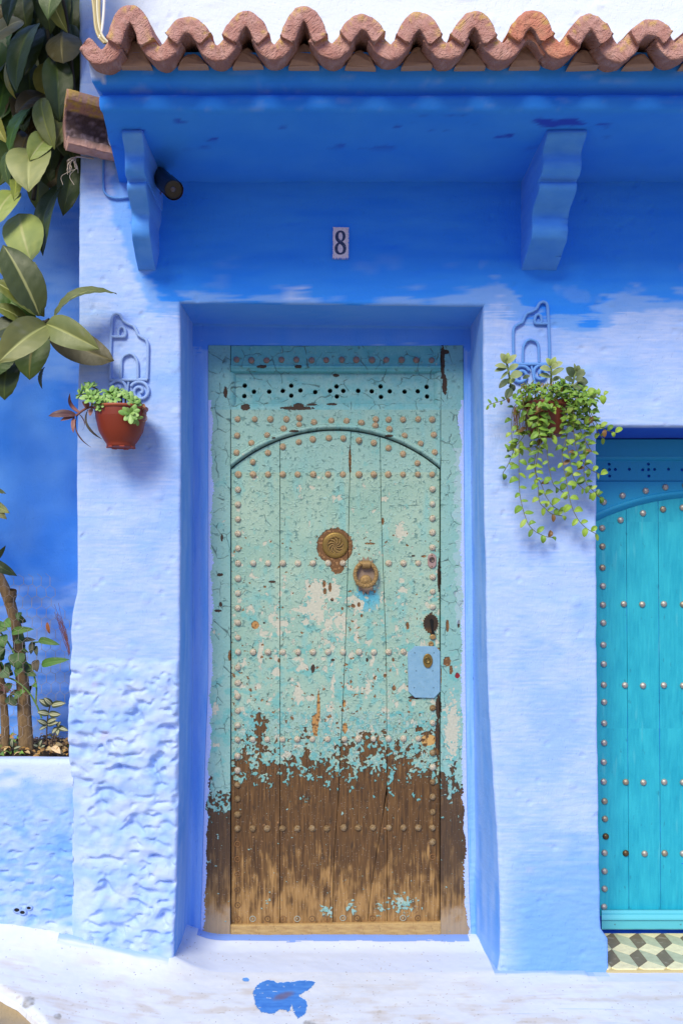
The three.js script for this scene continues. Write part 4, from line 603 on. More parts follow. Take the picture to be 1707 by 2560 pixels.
  const g = new THREE.LatheGeometry([[0, 0.010], [0.004, 0.0095], [0.0085, 0.0075], [0.0115, 0.004], [0.0125, 0.001], [0.0125, -0.001]].map(a => new THREE.Vector2(a[0], a[1])).reverse(), 16).rotateX(Math.PI / 2);
  const sm = [[0.44, 0.40, 0.34], [0.38, 0.32, 0.23], [0.47, 0.44, 0.39]].map(c => new THREE.MeshStandardMaterial({ color: lin(c), metalness: 0.6, roughness: 0.42, bumpMap: grain, bumpScale: 0.0006 })), dark = new THREE.MeshStandardMaterial({ color: lin([0.12, 0.075, 0.03]), metalness: 0.6, roughness: 0.45 });
  const r = rng(31); const stud = (x, y, z, d) => part('stud', g, d ? dark : sm[Math.floor(r() * 3)], t, P(x, y, z));
  for (const [x, y] of [[1508, 1255], [1555, 1239], [1613, 1227], [1662, 1218], [1712, 1214], [1770, 1213]]) stud(x, y, ZC + 0.001);
  for (const [x, y] of [[1504, 1320], [1550, 1300], [1606, 1283], [1656, 1273], [1705, 1269], [1760, 1268]]) stud(x, y, zl + 0.001);
  for (const [x, y, d] of [[1505, 1366], [1505, 1419], [1506, 1465], [1506, 1512], [1507, 1557], [1507, 1612], [1508, 1660], [1508, 1712], [1509, 1755], [1509, 1808], [1509, 1857], [1508, 1905], [1508, 1954], [1510, 2003], [1511, 2047], [1513, 2091, 1], [1510, 2132], [1510, 2178], [1510, 2222], [1509, 2267]]) stud(x, y, zl + 0.001, d);
  for (const [y, xs, d] of [[1510, [1558, 1604, 1658, 1706, 1756]], [1713, [1561, 1606, 1658, 1706, 1758]], [1955, [1563, 1607, 1659, 1706, 1758]], [2133, [1563, 1610, 1660, 1706, 1758], 1]]) xs.forEach((x, i) => stud(x, y + (i % 2), zl + 0.001, d && i === 0));
  // threshold of cube-patterned cement tiles, each rhombus its own piece
  const Y0 = 0.012, zs0 = -0.285, zs1 = 0.004, x0 = 0.975, x1 = 1.9;
  const sl = new THREE.BoxGeometry(x1 - x0, 0.03, zs1 - zs0).translate((x0 + x1) / 2, Y0 - 0.0195, (zs0 + zs1) / 2);
  const th = structure('threshold', sl, mat([0.55, 0.45, 0.22])); th.wo = V(0, 0, 0);
  const w = 0.097, Rv = 0.0935; const mats = { a: [0.85, 0.76, 0.46], b: [0.50, 0.52, 0.34], c: [0.20, 0.155, 0.095] }; const cmap = {}; for (const k in mats) cmap[k] = [0, 1].map(s => new THREE.MeshStandardMaterial({ map: tex(64, 64, (i, j, o) => { const n = fbm(i / 14, j / 14, 5 + s * 7, 4), q = pn(i / 2.5, j / 2.5, s); for (let c = 0; c < 3; c++) o[c] = mats[k][c] * (1 + 0.3 * n + 0.1 * q) + (k === 'c' ? 0.10 * ss(0.12, 0.4, n) : 0); }, true), roughness: 0.55 }));
  const clip = (poly, axis, val, keepLess) => { const out = []; for (let i = 0; i < poly.length; i++) { const p = poly[i], q = poly[(i + 1) % poly.length], a = keepLess ? val - p[axis] : p[axis] - val, b = keepLess ? val - q[axis] : q[axis] - val; if (a >= 0) out.push(p); if (a * b < 0) { const s = a / (a - b); out.push([lerp(p[0], q[0], s), lerp(p[1], q[1], s)]); } } return out; };
  const cx0 = 1.046, cz0 = -0.245;
  for (let rr = -1; rr < 3; rr++) for (let cc = -2; cc < 10; cc++) { const x = cx0 + cc * w + (rr & 1 ? w / 2 : 0), z = cz0 + rr * Rv * 1.5; const v = { O: [x, z], T: [x, z - Rv], TR: [x + w / 2, z - Rv / 2], BR: [x + w / 2, z + Rv / 2], B: [x, z + Rv], BL: [x - w / 2, z + Rv / 2], TL: [x - w / 2, z - Rv / 2] };
    for (const [k, q] of [['a', [v.T, v.TR, v.O, v.TL]], ['c', [v.O, v.TR, v.BR, v.B]], ['b', [v.TL, v.O, v.B, v.BL]]]) { let p = q; p = clip(p, 0, x0 + 0.002, false); p = clip(p, 0, x1, true); p = clip(p, 1, zs0 + 0.002, false); p = clip(p, 1, zs1 - 0.003, true); if (p.length < 3) continue; let ar = 0; for (let i = 0; i < p.length; i++) { const a = p[i], b = p[(i + 1) % p.length]; ar += a[0] * b[1] - a[1] * b[0]; } if (Math.abs(ar) < 4e-4) continue;
      const s = new THREE.Shape(p.map(a => new THREE.Vector2(a[0], -a[1]))), ge = new THREE.ExtrudeGeometry(s, { depth: 0.004, bevelEnabled: true, bevelThickness: 0.0006, bevelSize: 0.0006, bevelOffset: -0.0011, bevelSegments: 1 }).rotateX(-Math.PI / 2).translate(0, Y0 - 0.0045 + 0.0012 * r() * 0.4, 0); planarUV(ge, (X, Y, Z) => [X / 0.1, Z / 0.1]); part('tile', ge, cmap[k][(rr + cc) & 1], th); } }
}

/* ---------- small fixtures on the wall ---------- */
{ // house number tile
  const cv = document.createElement('canvas'); cv.width = 128; cv.height = 256; const c = cv.getContext('2d');
  c.fillStyle = '#dccfd8'; c.fillRect(0, 0, 128, 256);
  c.save(); c.translate(62, 126); c.scale(0.80, 1.18); c.fillStyle = '#1c2a52'; c.font = 'bold 226px serif'; c.textAlign = 'center'; c.textBaseline = 'middle'; c.fillText('8', 0, 4); c.restore();
  const r = rng(3); for (let i = 0; i < 420; i++) { c.fillStyle = ['rgba(214,200,214,0.75)', 'rgba(120,140,200,0.5)', 'rgba(90,50,70,0.35)'][i % 3]; c.fillRect(r() * 128, r() * 256, 1 + r() * 4, 1 + r() * 4); }
  c.fillStyle = 'rgba(60,110,220,0.55)'; for (let i = 0; i < 60; i++) { const e = r() < 0.5; c.fillRect(e ? (r() < 0.5 ? 0 : 121) : r() * 128, e ? r() * 256 : (r() < 0.5 ? 0 : 250), 7, 6); }
  const map = new THREE.CanvasTexture(cv); map.colorSpace = THREE.SRGBColorSpace;
  const poly = [[832, 568], [872, 569], [871, 647], [831, 646]], z = 0.008, b = P(852, 607, 0);
  const g = planarUV(extrude(pxPoly(poly, z), z + 0.004, 0.014, 0.0015), (x, y) => [(x - PX(831, z)) / (PX(872, z) - PX(831, z)), (y - PY(647, z)) / (PY(568, z) - PY(647, z))]);
  solo('house_number_tile', g, new THREE.MeshStandardMaterial({ map, roughness: 0.45, bumpMap: grain, bumpScale: 0.0005 }), 'small white ceramic tile with a dark blue number 8, above the old door', 'number tile');
}
const blueIron = (c) => new THREE.MeshStandardMaterial({ color: lin(c), roughness: 0.8, bumpMap: grain, bumpScale: 0.002 });
{ // two minaret-shaped wire brackets for the flower pots, limewashed with the wall
  const spiral = (cx, cy, r0, a0, turns, dir) => { const a = []; for (let i = 0; i <= 26; i++) { const t = i / 26, an = a0 + dir * t * turns * 6.283, r = r0 * (1 - 0.86 * Math.pow(t, 1.2)); a.push([cx + r * Math.cos(an), cy + r * Math.sin(an)]); } return a; };
  const make = (label, X, potC, m) => {
    const z = 0.009, q = a => a.map(([x, y]) => { const v = X(x, y); return P(v[0], v[1], z); });
    const t = thing('pot_bracket', label, 'bracket', q([[1010, 1700]])[0], 'limewashed wire pot brackets on the wall');
    const w = (name, a, r = 0.0042, closed = false) => part(name, tube(q(a), r * 1.3, 8, a.length * 7, closed, 0.35), m, t);
    w('outline', [[865, 1720], [866, 1560], [872, 1400], [880, 1250], [892, 1215], [915, 1204], [945, 1216], [972, 1262], [1010, 1285], [1050, 1302], [1072, 1340], [1085, 1372], [1120, 1392], [1148, 1412], [1160, 1450], [1160, 1560], [1155, 1720]]);
    w('base_bar', [[862, 1722], [950, 1724], [1060, 1724], [1160, 1722]], 0.0048);
    w('arch', [[950, 1710], [952, 1640], [955, 1570], [975, 1535], [1020, 1518], [1055, 1535], [1078, 1580], [1082, 1640], [1082, 1710]], 0.0038);
    w('window', [[876, 1385], [930, 1386], [976, 1384], [986, 1360], [978, 1322], [958, 1308], [938, 1320], [930, 1350], [932, 1380]], 0.0042);
    w('scroll', spiral(932, 1800, 74, 3.6, 1.5, 1), 0.0046); w('scroll', spiral(1098, 1815, 80, -2.6, 1.6, 1), 0.0046);
    // ring that carries the pot
    const rr = []; for (let i = 0; i < 16; i++) { const a = i / 16 * 6.283; rr.push(V(potC.x + potC.r * Math.cos(a), potC.y, potC.z + potC.r * Math.sin(a))); } part('ring', tube(rr, 0.0035, 6, 48, true), m, t);
    part('arm', tube([q([[1010, 1740]])[0], V(potC.x, potC.y + 0.004, potC.z - potC.r)], 0.004, 6, 4), m, t);
  };
  const k = 1 / 3.136;
  make('pale blue minaret-shaped wire bracket on the left pier, above the red plastic pot', (x, y) => [x * k, 400 + y * k], { x: PX(298, 0.1), y: PY(1030, 0.1), z: 0.1, r: 0.078 }, blueIron([0.33, 0.49, 0.87]));
  make('blue minaret-shaped wire bracket right of the old door, behind the trailing plant', (x, y) => [1372.5 - (x - 865) * k * 0.96, 755 + (y - 1205) * k * 0.94], { x: PX(1360, 0.1), y: PY(1018, 0.1), z: 0.1, r: 0.066 }, blueIron([0.15, 0.36, 0.84]));
}
{ // bullet camera under the canopy and the cables that feed it
  const a = P(398, 440, 0.09), b = P(436, 476, 0.23), dir = b.clone().sub(a).normalize(), L = a.distanceTo(b), t = thing('bullet_camera', 'dark bullet shaped security camera on the wall beside the left corbel', 'camera', P(410, 408, 0));
  const q = new THREE.Quaternion().setFromUnitVectors(V(0, 1, 0), dir), place = (g, d) => g.applyQuaternion(q).translate(a.x + dir.x * d, a.y + dir.y * d, a.z + dir.z * d);
  const black = mat([0.012, 0.010, 0.010], { roughness: 0.35 }), hood = new THREE.MeshStandardMaterial({ color: lin([0.10, 0.05, 0.04]), roughness: 0.5, bumpMap: grain, bumpScale: 0.002 });
  const R = 0.030; const body = part('body', place(new THREE.LatheGeometry([[0.012, -0.02], [0.020, -0.012], [R, 0.0], [R, L * 0.5], [R * 1.03, L * 0.52], [R * 1.03, L * 0.92], [R * 0.96, L * 0.96], [R * 0.9, L * 0.955], [R * 0.88, L * 0.93], [0, L * 0.93]].map(p => new THREE.Vector2(p[0], p[1])), 24), 0), black, t);
  part('hood', place(new THREE.CylinderGeometry(R * 1.09, R * 1.07, L * 0.62, 20, 1, true, -0.4, 3.4), L * 0.66), Object.assign(hood, { side: THREE.DoubleSide }), t, V(0, 0, 0));
  part('lens', place(new THREE.LatheGeometry([[0, 0.004], [0.006, 0.003], [0.009, 0]].map(p => new THREE.Vector2(p[0], p[1])).reverse(), 16), L * 0.935), mat([0.06, 0.05, 0.07], { roughness: 0.15 }), t);
  part('mount', new THREE.LatheGeometry([[0, 0.02], [0.016, 0.019], [0.03, 0.012], [0.034, 0.004], [0.034, -0.006]].map(p => new THREE.Vector2(p[0], p[1])).reverse(), 24).rotateX(Math.PI / 2).translate(PX(410, 0), PY(408, 0), 0), blueIron([0.02, 0.14, 0.70]), t);
  part('arm', tube([P(408, 412, 0.012), P(398, 425, 0.05), P(404, 440, 0.10)], 0.008, 8, 10), black, t);
  const cm = blueIron([0.03, 0.18, 0.74]);
  const c1 = thing('cable', 'blue painted double cable looped over the left corbel and down to the camera', 'cable', P(320, 300, 0.3));
  part('strand', tube([P(297, 345, 0.29), P(292, 318, 0.33), P(298, 300, 0.36), P(315, 294, 0.37), P(338, 302, 0.36), P(354, 322, 0.34), P(362, 352, 0.3), P(368, 380, 0.25), P(380, 408, 0.17), P(392, 428, 0.10)], 0.0042, 6, 60), cm, c1);
  part('strand', tube([P(302, 340, 0.285), P(300, 318, 0.345), P(306, 305, 0.36), P(322, 302, 0.365), P(342, 314, 0.35), P(354, 336, 0.32), P(364, 366, 0.27), P(372, 396, 0.2), P(386, 424, 0.12)], 0.003, 6, 50), cm, c1);
  part('strand', tube([P(366, 395, 0.12), P(372, 440, 0.09), P(380, 470, 0.07), P(390, 492, 0.05), P(400, 488, 0.05), P(405, 470, 0.06), P(400, 440, 0.06)], 0.0032, 6, 40), new THREE.MeshStandardMaterial({ color: lin([0.06, 0.10, 0.3]), roughness: 0.5 }), c1);
  const c2 = solo('wall_cable', tube([P(262, 366, 0.02), P(259, 400, 0.008), P(259, 460, 0.007), P(261, 478, 0.007), P(272, 490, 0.007), P(290, 495, 0.007), P(316, 494, 0.008), P(340, 488, 0.01)], 0.0042, 6, 60), blueIron([0.14, 0.36, 0.84]), 'limewashed cable bent in a U on the left pier below the broken tile', 'cable');
}
{ // tile stub at the left, with frayed wire below
  const bump = tex(128, 128, (i, j, o) => { o[0] = o[1] = o[2] = 0.5 + 0.4 * fbm(i / 12, j / 12, 3, 4); });
  const zc = 0.10, yc = PY(306, zc), x0 = PX(160, zc), x1 = PX(285, zc), n = 26, prof = [];
  const cen = a => [0.075 * Math.cos(a), 0.078 * Math.sin(a)];
  for (let i = 0; i <= n; i++) { const a = 1.25 + i / n * 3.75; prof.push([(0.062 + 0.026) * Math.cos(a) * 1.1, (0.068 + 0.026) * Math.sin(a), 1]); } for (let i = n; i >= 0; i--) { const a = 1.25 + i / n * 3.75; prof.push([0.060 * Math.cos(a) * 1.1, 0.064 * Math.sin(a), -1]); }
  const rows = [[0, 0], [1, -0.002], [1, 0.004]]; for (let i = 1; i <= 20; i++) rows.push([1, 0.004 + i / 20]);
  const g = grid(prof.length, rows.length, (i, j) => { const [s, d] = rows[j]; const [pz, py, sd] = prof[i]; const m = prof[prof.length - 1 - i]; const z0 = lerp((pz + m[0]) / 2, pz, s), y0 = lerp((py + m[1]) / 2, py, s); let x = lerp(x0, x1, Math.max(0, d)) + (d <= 0.004 ? 0.006 * fbm(y0 * 30, z0 * 30, 3, 2) : 0); const q = fbm(x * 30, y0 * 30, z0 * 30, 3); const m2 = fbm(x * 70, y0 * 70, z0 * 70, 2); let c = mix3([0.40, 0.21, 0.17], [0.55, 0.33, 0.27], clamp(0.5 + q * 1.5 + m2)); if (py > 0.052) c = mix3(c, [0.55, 0.36, 0.06], 0.9 * ss(-0.1, 0.2, m2 + 0.5 * q)); if (sd < 0 && d > 0.01 && py < 0.052) c = mix3([0.08, 0.05, 0.05], [0.25, 0.18, 0.2], ss(0, 0.4, m2 + q)); return { p: [x + 0.012 * (y0 < 0 ? -y0 * 3 : 0), yc + y0 + 0.006 * q - 0.18 * (x - x0) * 0.3, zc + z0 + 0.005 * m2], c, uv: [x / 0.12, (y0 + z0) / 0.12] }; }, true);
  { const p = g.attributes.position, cx = x1, cz = zc, an = 0.42; for (let i = 0; i < p.count; i++) { const X = p.getX(i) - cx, Z = p.getZ(i) - cz; p.setX(i, cx + X * Math.cos(an) + Z * Math.sin(an)); p.setZ(i, cz - X * Math.sin(an) + Z * Math.cos(an)); } g.translate(0, 0, -0.05); g.computeVertexNormals(); }
  solo('broken_roof_tile', g, new THREE.MeshStandardMaterial({ vertexColors: true, roughness: 0.95, bumpMap: bump, bumpScale: 0.006 }), 'short lichen-topped clay tile end jutting from the left edge of the pier, under the canopy corner', 'roof tile');
  const r = rng(8), bits = []; for (let i = 0; i < 15; i++) { const pts = [V(PX(190, 0.06), PY(392, 0.06), 0.06)]; let x = 190, y = 392; const s = r() < 0.5 ? 1 : -1; for (let k = 1; k < 6; k++) { x += (-9 + 8 * r()) * (k < 3 ? 1.1 : -0.2) + s * 3 * r(); y += k < 3 ? 2 + 8 * r() : 12 * r() + 2; pts.push(P(x, y, 0.06 + 0.03 * (r() - 0.5))); } if (i < 2) { pts.push(P(155 + i * 20, 440, 0.06), P(158 + i * 28, 462, 0.06)); } bits.push(tube(pts, 0.0009, 4, 20)); }
  bits.push(tube([P(190, 392, 0.06), P(200, 392, 0.05), P(216, 394, 0.02), P(240, 398, -0.01)], 0.003, 5, 12));
  solo('frayed_wire', join(bits), mat([0.62, 0.52, 0.42], { roughness: 0.7 }), 'frayed tuft of pale thin wires hanging at the pier edge below the tile stub', 'wire');
  // bundle of stiff pale cables at the roof corner
  const t = thing('cable_bundle', 'bundle of pale yellowed cables coming down onto the left end of the roof tiles', 'cables', P(250, 90, 0.42));
  const cols = [[0.55, 0.45, 0.22], [0.32, 0.25, 0.10], [0.68, 0.62, 0.44], [0.45, 0.36, 0.16], [0.78, 0.74, 0.66]];
  [[232, 236, 240, 248, 262], [238, 240, 245, 254, 268], [244, 244, 249, 258, 272], [250, 249, 251, 256, 266], [262, 260, 256, 251, 248]].forEach((a, i) => part('cable', tube([P(a[0] + 4, -90, 0.40), P(a[0], -20, 0.41), P(a[1], 30, 0.42), P(a[2], 70, 0.43), P(a[3], 92, 0.44), P(a[4], i === 4 ? 97 : 108, 0.44)], 0.0042, 7, 30), mat(cols[i], { roughness: 0.5 }), t));
}

/* ---------- plants ---------- */
function leafGeo(base, tip, width, o = {}) {                          // a broad leaf between two points, folded along the midrib
  const { round = 0, roll = 0, fold = 0.25, arch = 0.12, curl = 0.1, face = V(0, 0.35, 1), c = [0.05, 0.08, 0.025], rib = [0.22, 0.26, 0.08], nu = 14, shape = 0.85, seed = 0, ripple = 0.0012, edge } = o;
  const ax = tip.clone().sub(base), L = ax.length(); ax.normalize(); let n = face.clone().sub(ax.clone().multiplyScalar(face.dot(ax))).normalize(); n.applyAxisAngle(ax, roll); const s = ax.clone().cross(n);
  const vs = [-1, -0.8, -0.55, -0.3, -0.1, -0.035, 0.035, 0.1, 0.3, 0.55, 0.8, 1];
  const g = grid(vs.length, nu + 1, (i, j) => {
    const u = j / nu, v = vs[i]; let w = width / 2 * Math.pow(Math.sin(Math.PI * Math.pow(u, shape)), 0.62) * (u > 0.86 && !round ? 1 - 0.55 * Math.pow((u - 0.86) / 0.14, 1.4) : 1); if (u === 0) w = 0.0018; if (u === 1) w = 0.0005;
    const hgt = arch * L * 4 * u * (1 - u) + fold * Math.abs(v) * w - curl * v * v * w * 2 * u + ripple * Math.sin(u * 46 - Math.abs(v) * 7 + seed) * (Math.abs(v) > 0.08 ? 1 : 0) + 0.02 * L * pn(u * 2.2 + seed, v * 1.2, seed);
    const p = base.clone().addScaledVector(ax, u * L).addScaledVector(s, v * w).addScaledVector(n, hgt);
    const q = pn(u * 5 + seed, v * 4, seed + 3), vein = Math.sin(u * 46 - Math.abs(v) * 7 + seed) * 0.5 + 0.5; let col = mix3(c, [c[0] * 1.5, c[1] * 1.35, c[2] * 1.3], clamp(0.3 + q * 0.8 + vein * 0.12)); if (Math.abs(v) < 0.05) col = rib; if (edge && Math.abs(v) > 0.9) col = edge; if (pn(u * 31 + seed, v * 23, seed) > 0.52) col = mix3(col, [0.3, 0.3, 0.24], 0.3);
    return { p, c: col, uv: [u * L / 0.1, v * w / 0.1] };
  });
  return g;
}
const waxy = new THREE.MeshPhysicalMaterial({ vertexColors: true, roughness: 0.4, specularIntensity: 0.6, side: THREE.DoubleSide, bumpMap: grain, bumpScale: 0.0008 });
const softLeaf = new THREE.MeshStandardMaterial({ vertexColors: true, roughness: 0.6, side: THREE.DoubleSide });
const bark = new THREE.MeshStandardMaterial({ vertexColors: true, roughness: 0.95, bumpMap: tex(256, 256, (i, j, o) => { const a = i / 256 * 6.283; o[0] = o[1] = o[2] = 0.5 + 0.5 * fbm(Math.cos(a) * 5 + 9, Math.sin(a) * 5, j / 30, 4) + 0.2 * pn(Math.cos(a) * 12, Math.sin(a) * 12, j / 8); }), bumpScale: 0.008 });
function trunkGeo(pts, rad, seed) {                                   // rough tapering stem: pts world, rad per point
  const c = new THREE.CatmullRomCurve3(pts, false, 'catmullrom', 0.4), n = pts.length * 10, fr = c.computeFrenetFrames(n), m = 18;
  return grid(m, n + 1, (i, j) => { const t = j / n, p = c.getPoint(t), a = i / m * 6.283, k = t * (rad.length - 1), r0 = lerp(rad[Math.floor(k)], rad[Math.min(rad.length - 1, Math.floor(k) + 1)], k % 1); const r = r0 * (1 + 0.20 * fbm(Math.cos(a) * 2 + seed, Math.sin(a) * 2, t * 12, 3) + 0.09 * pn(Math.cos(a) * 7, Math.sin(a) * 7, t * 40 + seed)); p.addScaledVector(fr.normals[j], r * Math.cos(a)).addScaledVector(fr.binormals[j], r * Math.sin(a)); const q = fbm(a * 2 + seed, t * 14, 3, 3); return { p, c: mix3(mix3([0.19, 0.115, 0.05], [0.33, 0.21, 0.10], clamp(0.5 + q * 2)), [0.08, 0.05, 0.025], 0.6 * ss(0.15, 0.4, fbm(a * 3, t * 9 + seed, 8, 3))), uv: [i / m * 2, t * 6] }; }, true);
}
{ // rubber plant: trunk in the planter, long hanging branches, every leaf its own part
  const t = thing('rubber_plant', 'large rubber plant with big oval leaves hanging along the left edge, rooted in the planter', 'plant', P(70, 1880, -0.16));
  part('trunk', trunkGeo([P(70, 1905, -0.16), P(64, 1820, -0.16), P(60, 1740, -0.16), P(52, 1650, -0.16), P(42, 1570, -0.16), P(24, 1500, -0.16), P(-4, 1440, -0.17), P(-60, 1350, -0.2), P(-140, 1200, -0.22), P(-190, 950, -0.2)], [0.030, 0.025, 0.024, 0.021, 0.020, 0.020, 0.019, 0.018, 0.017, 0.016], 1), bark, t);
  part('trunk', trunkGeo([P(12, 1900, -0.14), P(14, 1820, -0.14), P(8, 1740, -0.15), P(-2, 1680, -0.15), P(-40, 1580, -0.17), P(-120, 1400, -0.2)], [0.017, 0.015, 0.0135, 0.013, 0.012, 0.010], 4), bark, t);
  part('stub', trunkGeo([P(22, 1505, -0.16), P(30, 1488, -0.15), P(32, 1474, -0.145)], [0.02, 0.018, 0.015], 7), bark, t);
  const dark = mat([0.03, 0.026, 0.016]), br = (a, r) => part('branch', tube(a.map(b => P(b[0], b[1], b[2])), r, 7, 40), dark, t);
  br([[-190, 950, -0.2], [-180, 500, -0.1], [-80, 100, 0.0], [60, -120, 0.0], [110, 0, -0.02], [125, 150, -0.02], [118, 260, -0.02], [100, 380, -0.03], [84, 500, -0.04]], 0.008);
  br([[-190, 950, -0.2], [-150, 820, -0.05], [-60, 830, 0.05], [40, 812, 0.1], [110, 806, 0.13], [124, 800, 0.14]], 0.007);
  br([[60, -120, 0], [150, -20, 0.0], [175, 120, 0.0], [188, 260, -0.02], [186, 380, -0.04]], 0.006);
  const D1 = [0.032, 0.055, 0.015], D2 = [0.042, 0.075, 0.018], OL = [0.11, 0.135, 0.03], GR = [0.04, 0.095, 0.014], LT = [0.21, 0.27, 0.065], YL = [0.20, 0.21, 0.035], BR = [0.055, 0.045, 0.018], SH = [0.10, 0.13, 0.06];
  const F = V(0, 0.35, 1), RIBL = [0.34, 0.36, 0.13];
  let k = 0; const L = (b, tp, w, c, o = {}) => { k++; const zb = o.zb ?? 0, zt = o.zt ?? 0.04; const g = leafGeo(P(b[0], b[1], zb), P(tp[0], tp[1], zt), w * kz((zb + zt) / 2), { c, seed: k * 1.7, rib: o.rib ?? [c[0] * 1.9 + 0.01, c[1] * 1.7 + 0.01, c[2] * 1.5], ...o }); part('leaf', g, waxy, t, V(0, 0, 0)); };
  // upper hanging branch
  L([78, -60], [20, 66], 64, D2, { roll: 0.4, zt: 0.06 }); L([58, 52], [-30, 112], 46, [0.34, 0.36, 0.22], { roll: -0.3, zt: 0.03, zb: -0.04 });
  L([120, -60], [128, 88], 70, D1, { zb: -0.04, zt: -0.02 }); L([120, -70], [170, 82], 58, OL, { roll: 0.6, zb: 0.04, zt: 0.07, rib: RIBL });
  L([158, 78], [158, 158], 92, [0.085, 0.08, 0.035], { zb: 0.02, zt: 0.06, fold: -0.35, shape: 0.7 }); L([98, 58], [42, 232], 80, D2, { roll: 0.35, zt: 0.05, zb: -0.01 }); L([100, 70], [62, 190], 70, D1, { zb: -0.05, zt: -0.03 });
  L([112, 244], [112, 156], 52, YL, { zb: -0.06, zt: -0.05, roll: 0.2 }); L([20, 148], [42, 248], 26, YL, { zb: -0.05, zt: -0.03, roll: 1.0 });
  L([140, 140], [150, 308], 74, D1, { roll: -0.3, zb: 0, zt: 0.02 }); L([112, 236], [40, 286], 56, BR, { zt: 0, zb: -0.05 }); L([84, 268], [24, 380], 58, GR, { roll: 0.5, zt: 0.05 });
  L([104, 246], [138, 374], 54, OL, { zt: 0.07, zb: 0.02, roll: 0.25 }); L([176, 294], [136, 372], 52, [0.10, 0.115, 0.03], { zb: -0.02, zt: 0.04, roll: -0.2, shape: 0.75 }); L([-10, 290], [18, 358], 34, YL, { roll: 0.4 });
  L([128, 340], [74, 402], 58, LT, { zb: 0.03, zt: 0.08, fold: 0.45, rib: RIBL, roll: -0.3 }); L([86, 372], [73, 480], 112, [0.22, 0.25, 0.09], { zb: 0.02, zt: 0.1, rib: RIBL, shape: 0.72, fold: 0.3 }); L([24, 376], [26, 466], 34, D2, { roll: 0.5 });
  L([40, 438], [36, 502], 30, LT, { roll: -0.5, zt: 0.06 }); L([42, 478], [-14, 566], 74, LT, { zt: 0.08, zb: 0.0, rib: RIBL }); L([48, 534], [78, 654], 102, [0.23, 0.29, 0.085], { zb: 0.0, zt: 0.06, rib: RIBL, shape: 0.75, fold: -0.15 });
  L([158, 458], [108, 640], 72, D1, { zb: -0.05, zt: 0.0, roll: 0.5 }); L([192, 380], [158, 540], 62, D1, { zb: -0.06, zt: -0.04, roll: -0.4 }); L([165, 260], [190, 420], 70, D1, { zb: -0.05, zt: -0.05 }); L([178, 60], [186, 220], 60, D1, { zb: -0.06, zt: -0.05 }); L([110, 400], [128, 470], 46, D1, { zb: -0.1, zt: -0.08 });
  // lower rosette
  for (const [a, b, c, d, w] of [[150, -40, 152, 110, 70], [182, -30, 180, 120, 64], [190, 100, 182, 270, 60], [150, 250, 170, 400, 66], [120, 300, 128, 440, 60], [168, 180, 160, 320, 66], [70, 150, 78, 300, 60], [60, 260, 62, 330, 50], [188, 240, 178, 380, 56], [128, 60, 140, 230, 66], [60, -30, 70, 80, 60]]) L([a, b], [c, d], w, D1, { zb: -0.10, zt: -0.08, roll: (a % 7 - 3) * 0.12 });
  { const r = rng(52); for (let i = 0; i < 30; i++) { const x = -10 + 195 * r(), y = -30 + (i < 22 ? 430 : 560) * r(), a = 1.57 + (r() - 0.5) * 1.1, ln = 105 + 55 * r(); const xe = x + ln * Math.cos(a); L([x, y], [Math.min(xe, 186), y + ln * Math.sin(a)], 62 + 22 * r(), [D1, D2, D2, GR, BR][Math.floor(r() * 5)], { zb: -0.2 + 0.1 * r(), zt: -0.17 + 0.1 * r(), roll: (r() - 0.5) * 1.0 }); } }
  const z = 0.12; L([100, 790], [8, 612], 92, [0.05, 0.07, 0.024], { zb: z, zt: 0.14, rib: [0.30, 0.31, 0.12], fold: 0.3, roll: 0.25, ripple: 0.002 }); L([112, 792], [88, 655], 70, OL, { zb: 0.09, zt: 0.07, roll: -0.7 });
  L([134, 798], [292, 734], 50, [0.11, 0.135, 0.055], { zb: 0.10, zt: 0.075, roll: -0.5, arch: 0.2, fold: 0.35, rib: RIBL, ripple: 0.003, shape: 0.8 }); L([116, 810], [250, 874], 74, [0.14, 0.17, 0.06], { zb: 0.15, zt: 0.20, rib: RIBL, arch: 0.14, fold: 0.3, roll: 0.3, shape: 0.8 });
  L([124, 828], [286, 902], 84, [0.045, 0.042, 0.016], { zb: 0.085, zt: 0.08, roll: 0.15, arch: -0.12, shape: 0.75 }); L([98, 790], [-26, 700], 52, OL, { zb: z, zt: 0.17, roll: 0.3, rib: RIBL }); L([66, 798], [-30, 690], 50, GR, { zb: 0.06, zt: 0.06 });
  L([70, 810], [-18, 764], 46, OL, { zb: 0.1, zt: 0.15, roll: 0.2, rib: RIBL }); L([120, 812], [-4, 908], 88, [0.15, 0.17, 0.06], { zb: 0.15, zt: 0.24, rib: RIBL, fold: 0.5, arch: 0.14, roll: -0.35 }); L([80, 812], [-40, 850], 74, [0.04, 0.052, 0.022], { zb: 0.12, zt: 0.15, roll: 0.2 });
  L([92, 835], [75, 950], 98, D2, { zb: 0.08, zt: 0.1, rib: [0.13, 0.13, 0.03], shape: 0.7 }); L([112, 918], [106, 972], 26, D1, { zb: 0.05, zt: 0.05, roll: 0.8 }); L([28, 890], [12, 1000], 76, D1, { zb: 0.04, zt: 0.06 }); L([26, 700], [-14, 626], 44, YL, { zb: 0.03, zt: 0.02, roll: 0.4 }); L([40, 880], [-20, 940], 60, D2, { zb: 0.08, zt: 0.1 });
  L([92, 800], [-10, 740], 40, GR, { zb: 0.07, zt: 0.06 }); L([60, 700], [-10, 745], 50, D2, { zb: -0.02, zt: 0.0 });
  L([-30, 1258], [25, 1283], 28, OL, { zb: -0.05, zt: 0 }); L([-30, 1262], [18, 1298], 26, [0.10, 0.11, 0.04], { zb: -0.04, zt: 0 }); L([-20, 1224], [16, 1234], 14, D1); L([-30, 1408], [44, 1440], 30, D1, { zb: -0.08, zt: -0.05, arch: 0.25 }); L([-14, 1402], [15, 1364], 14, D1, { roll: 0.8 });
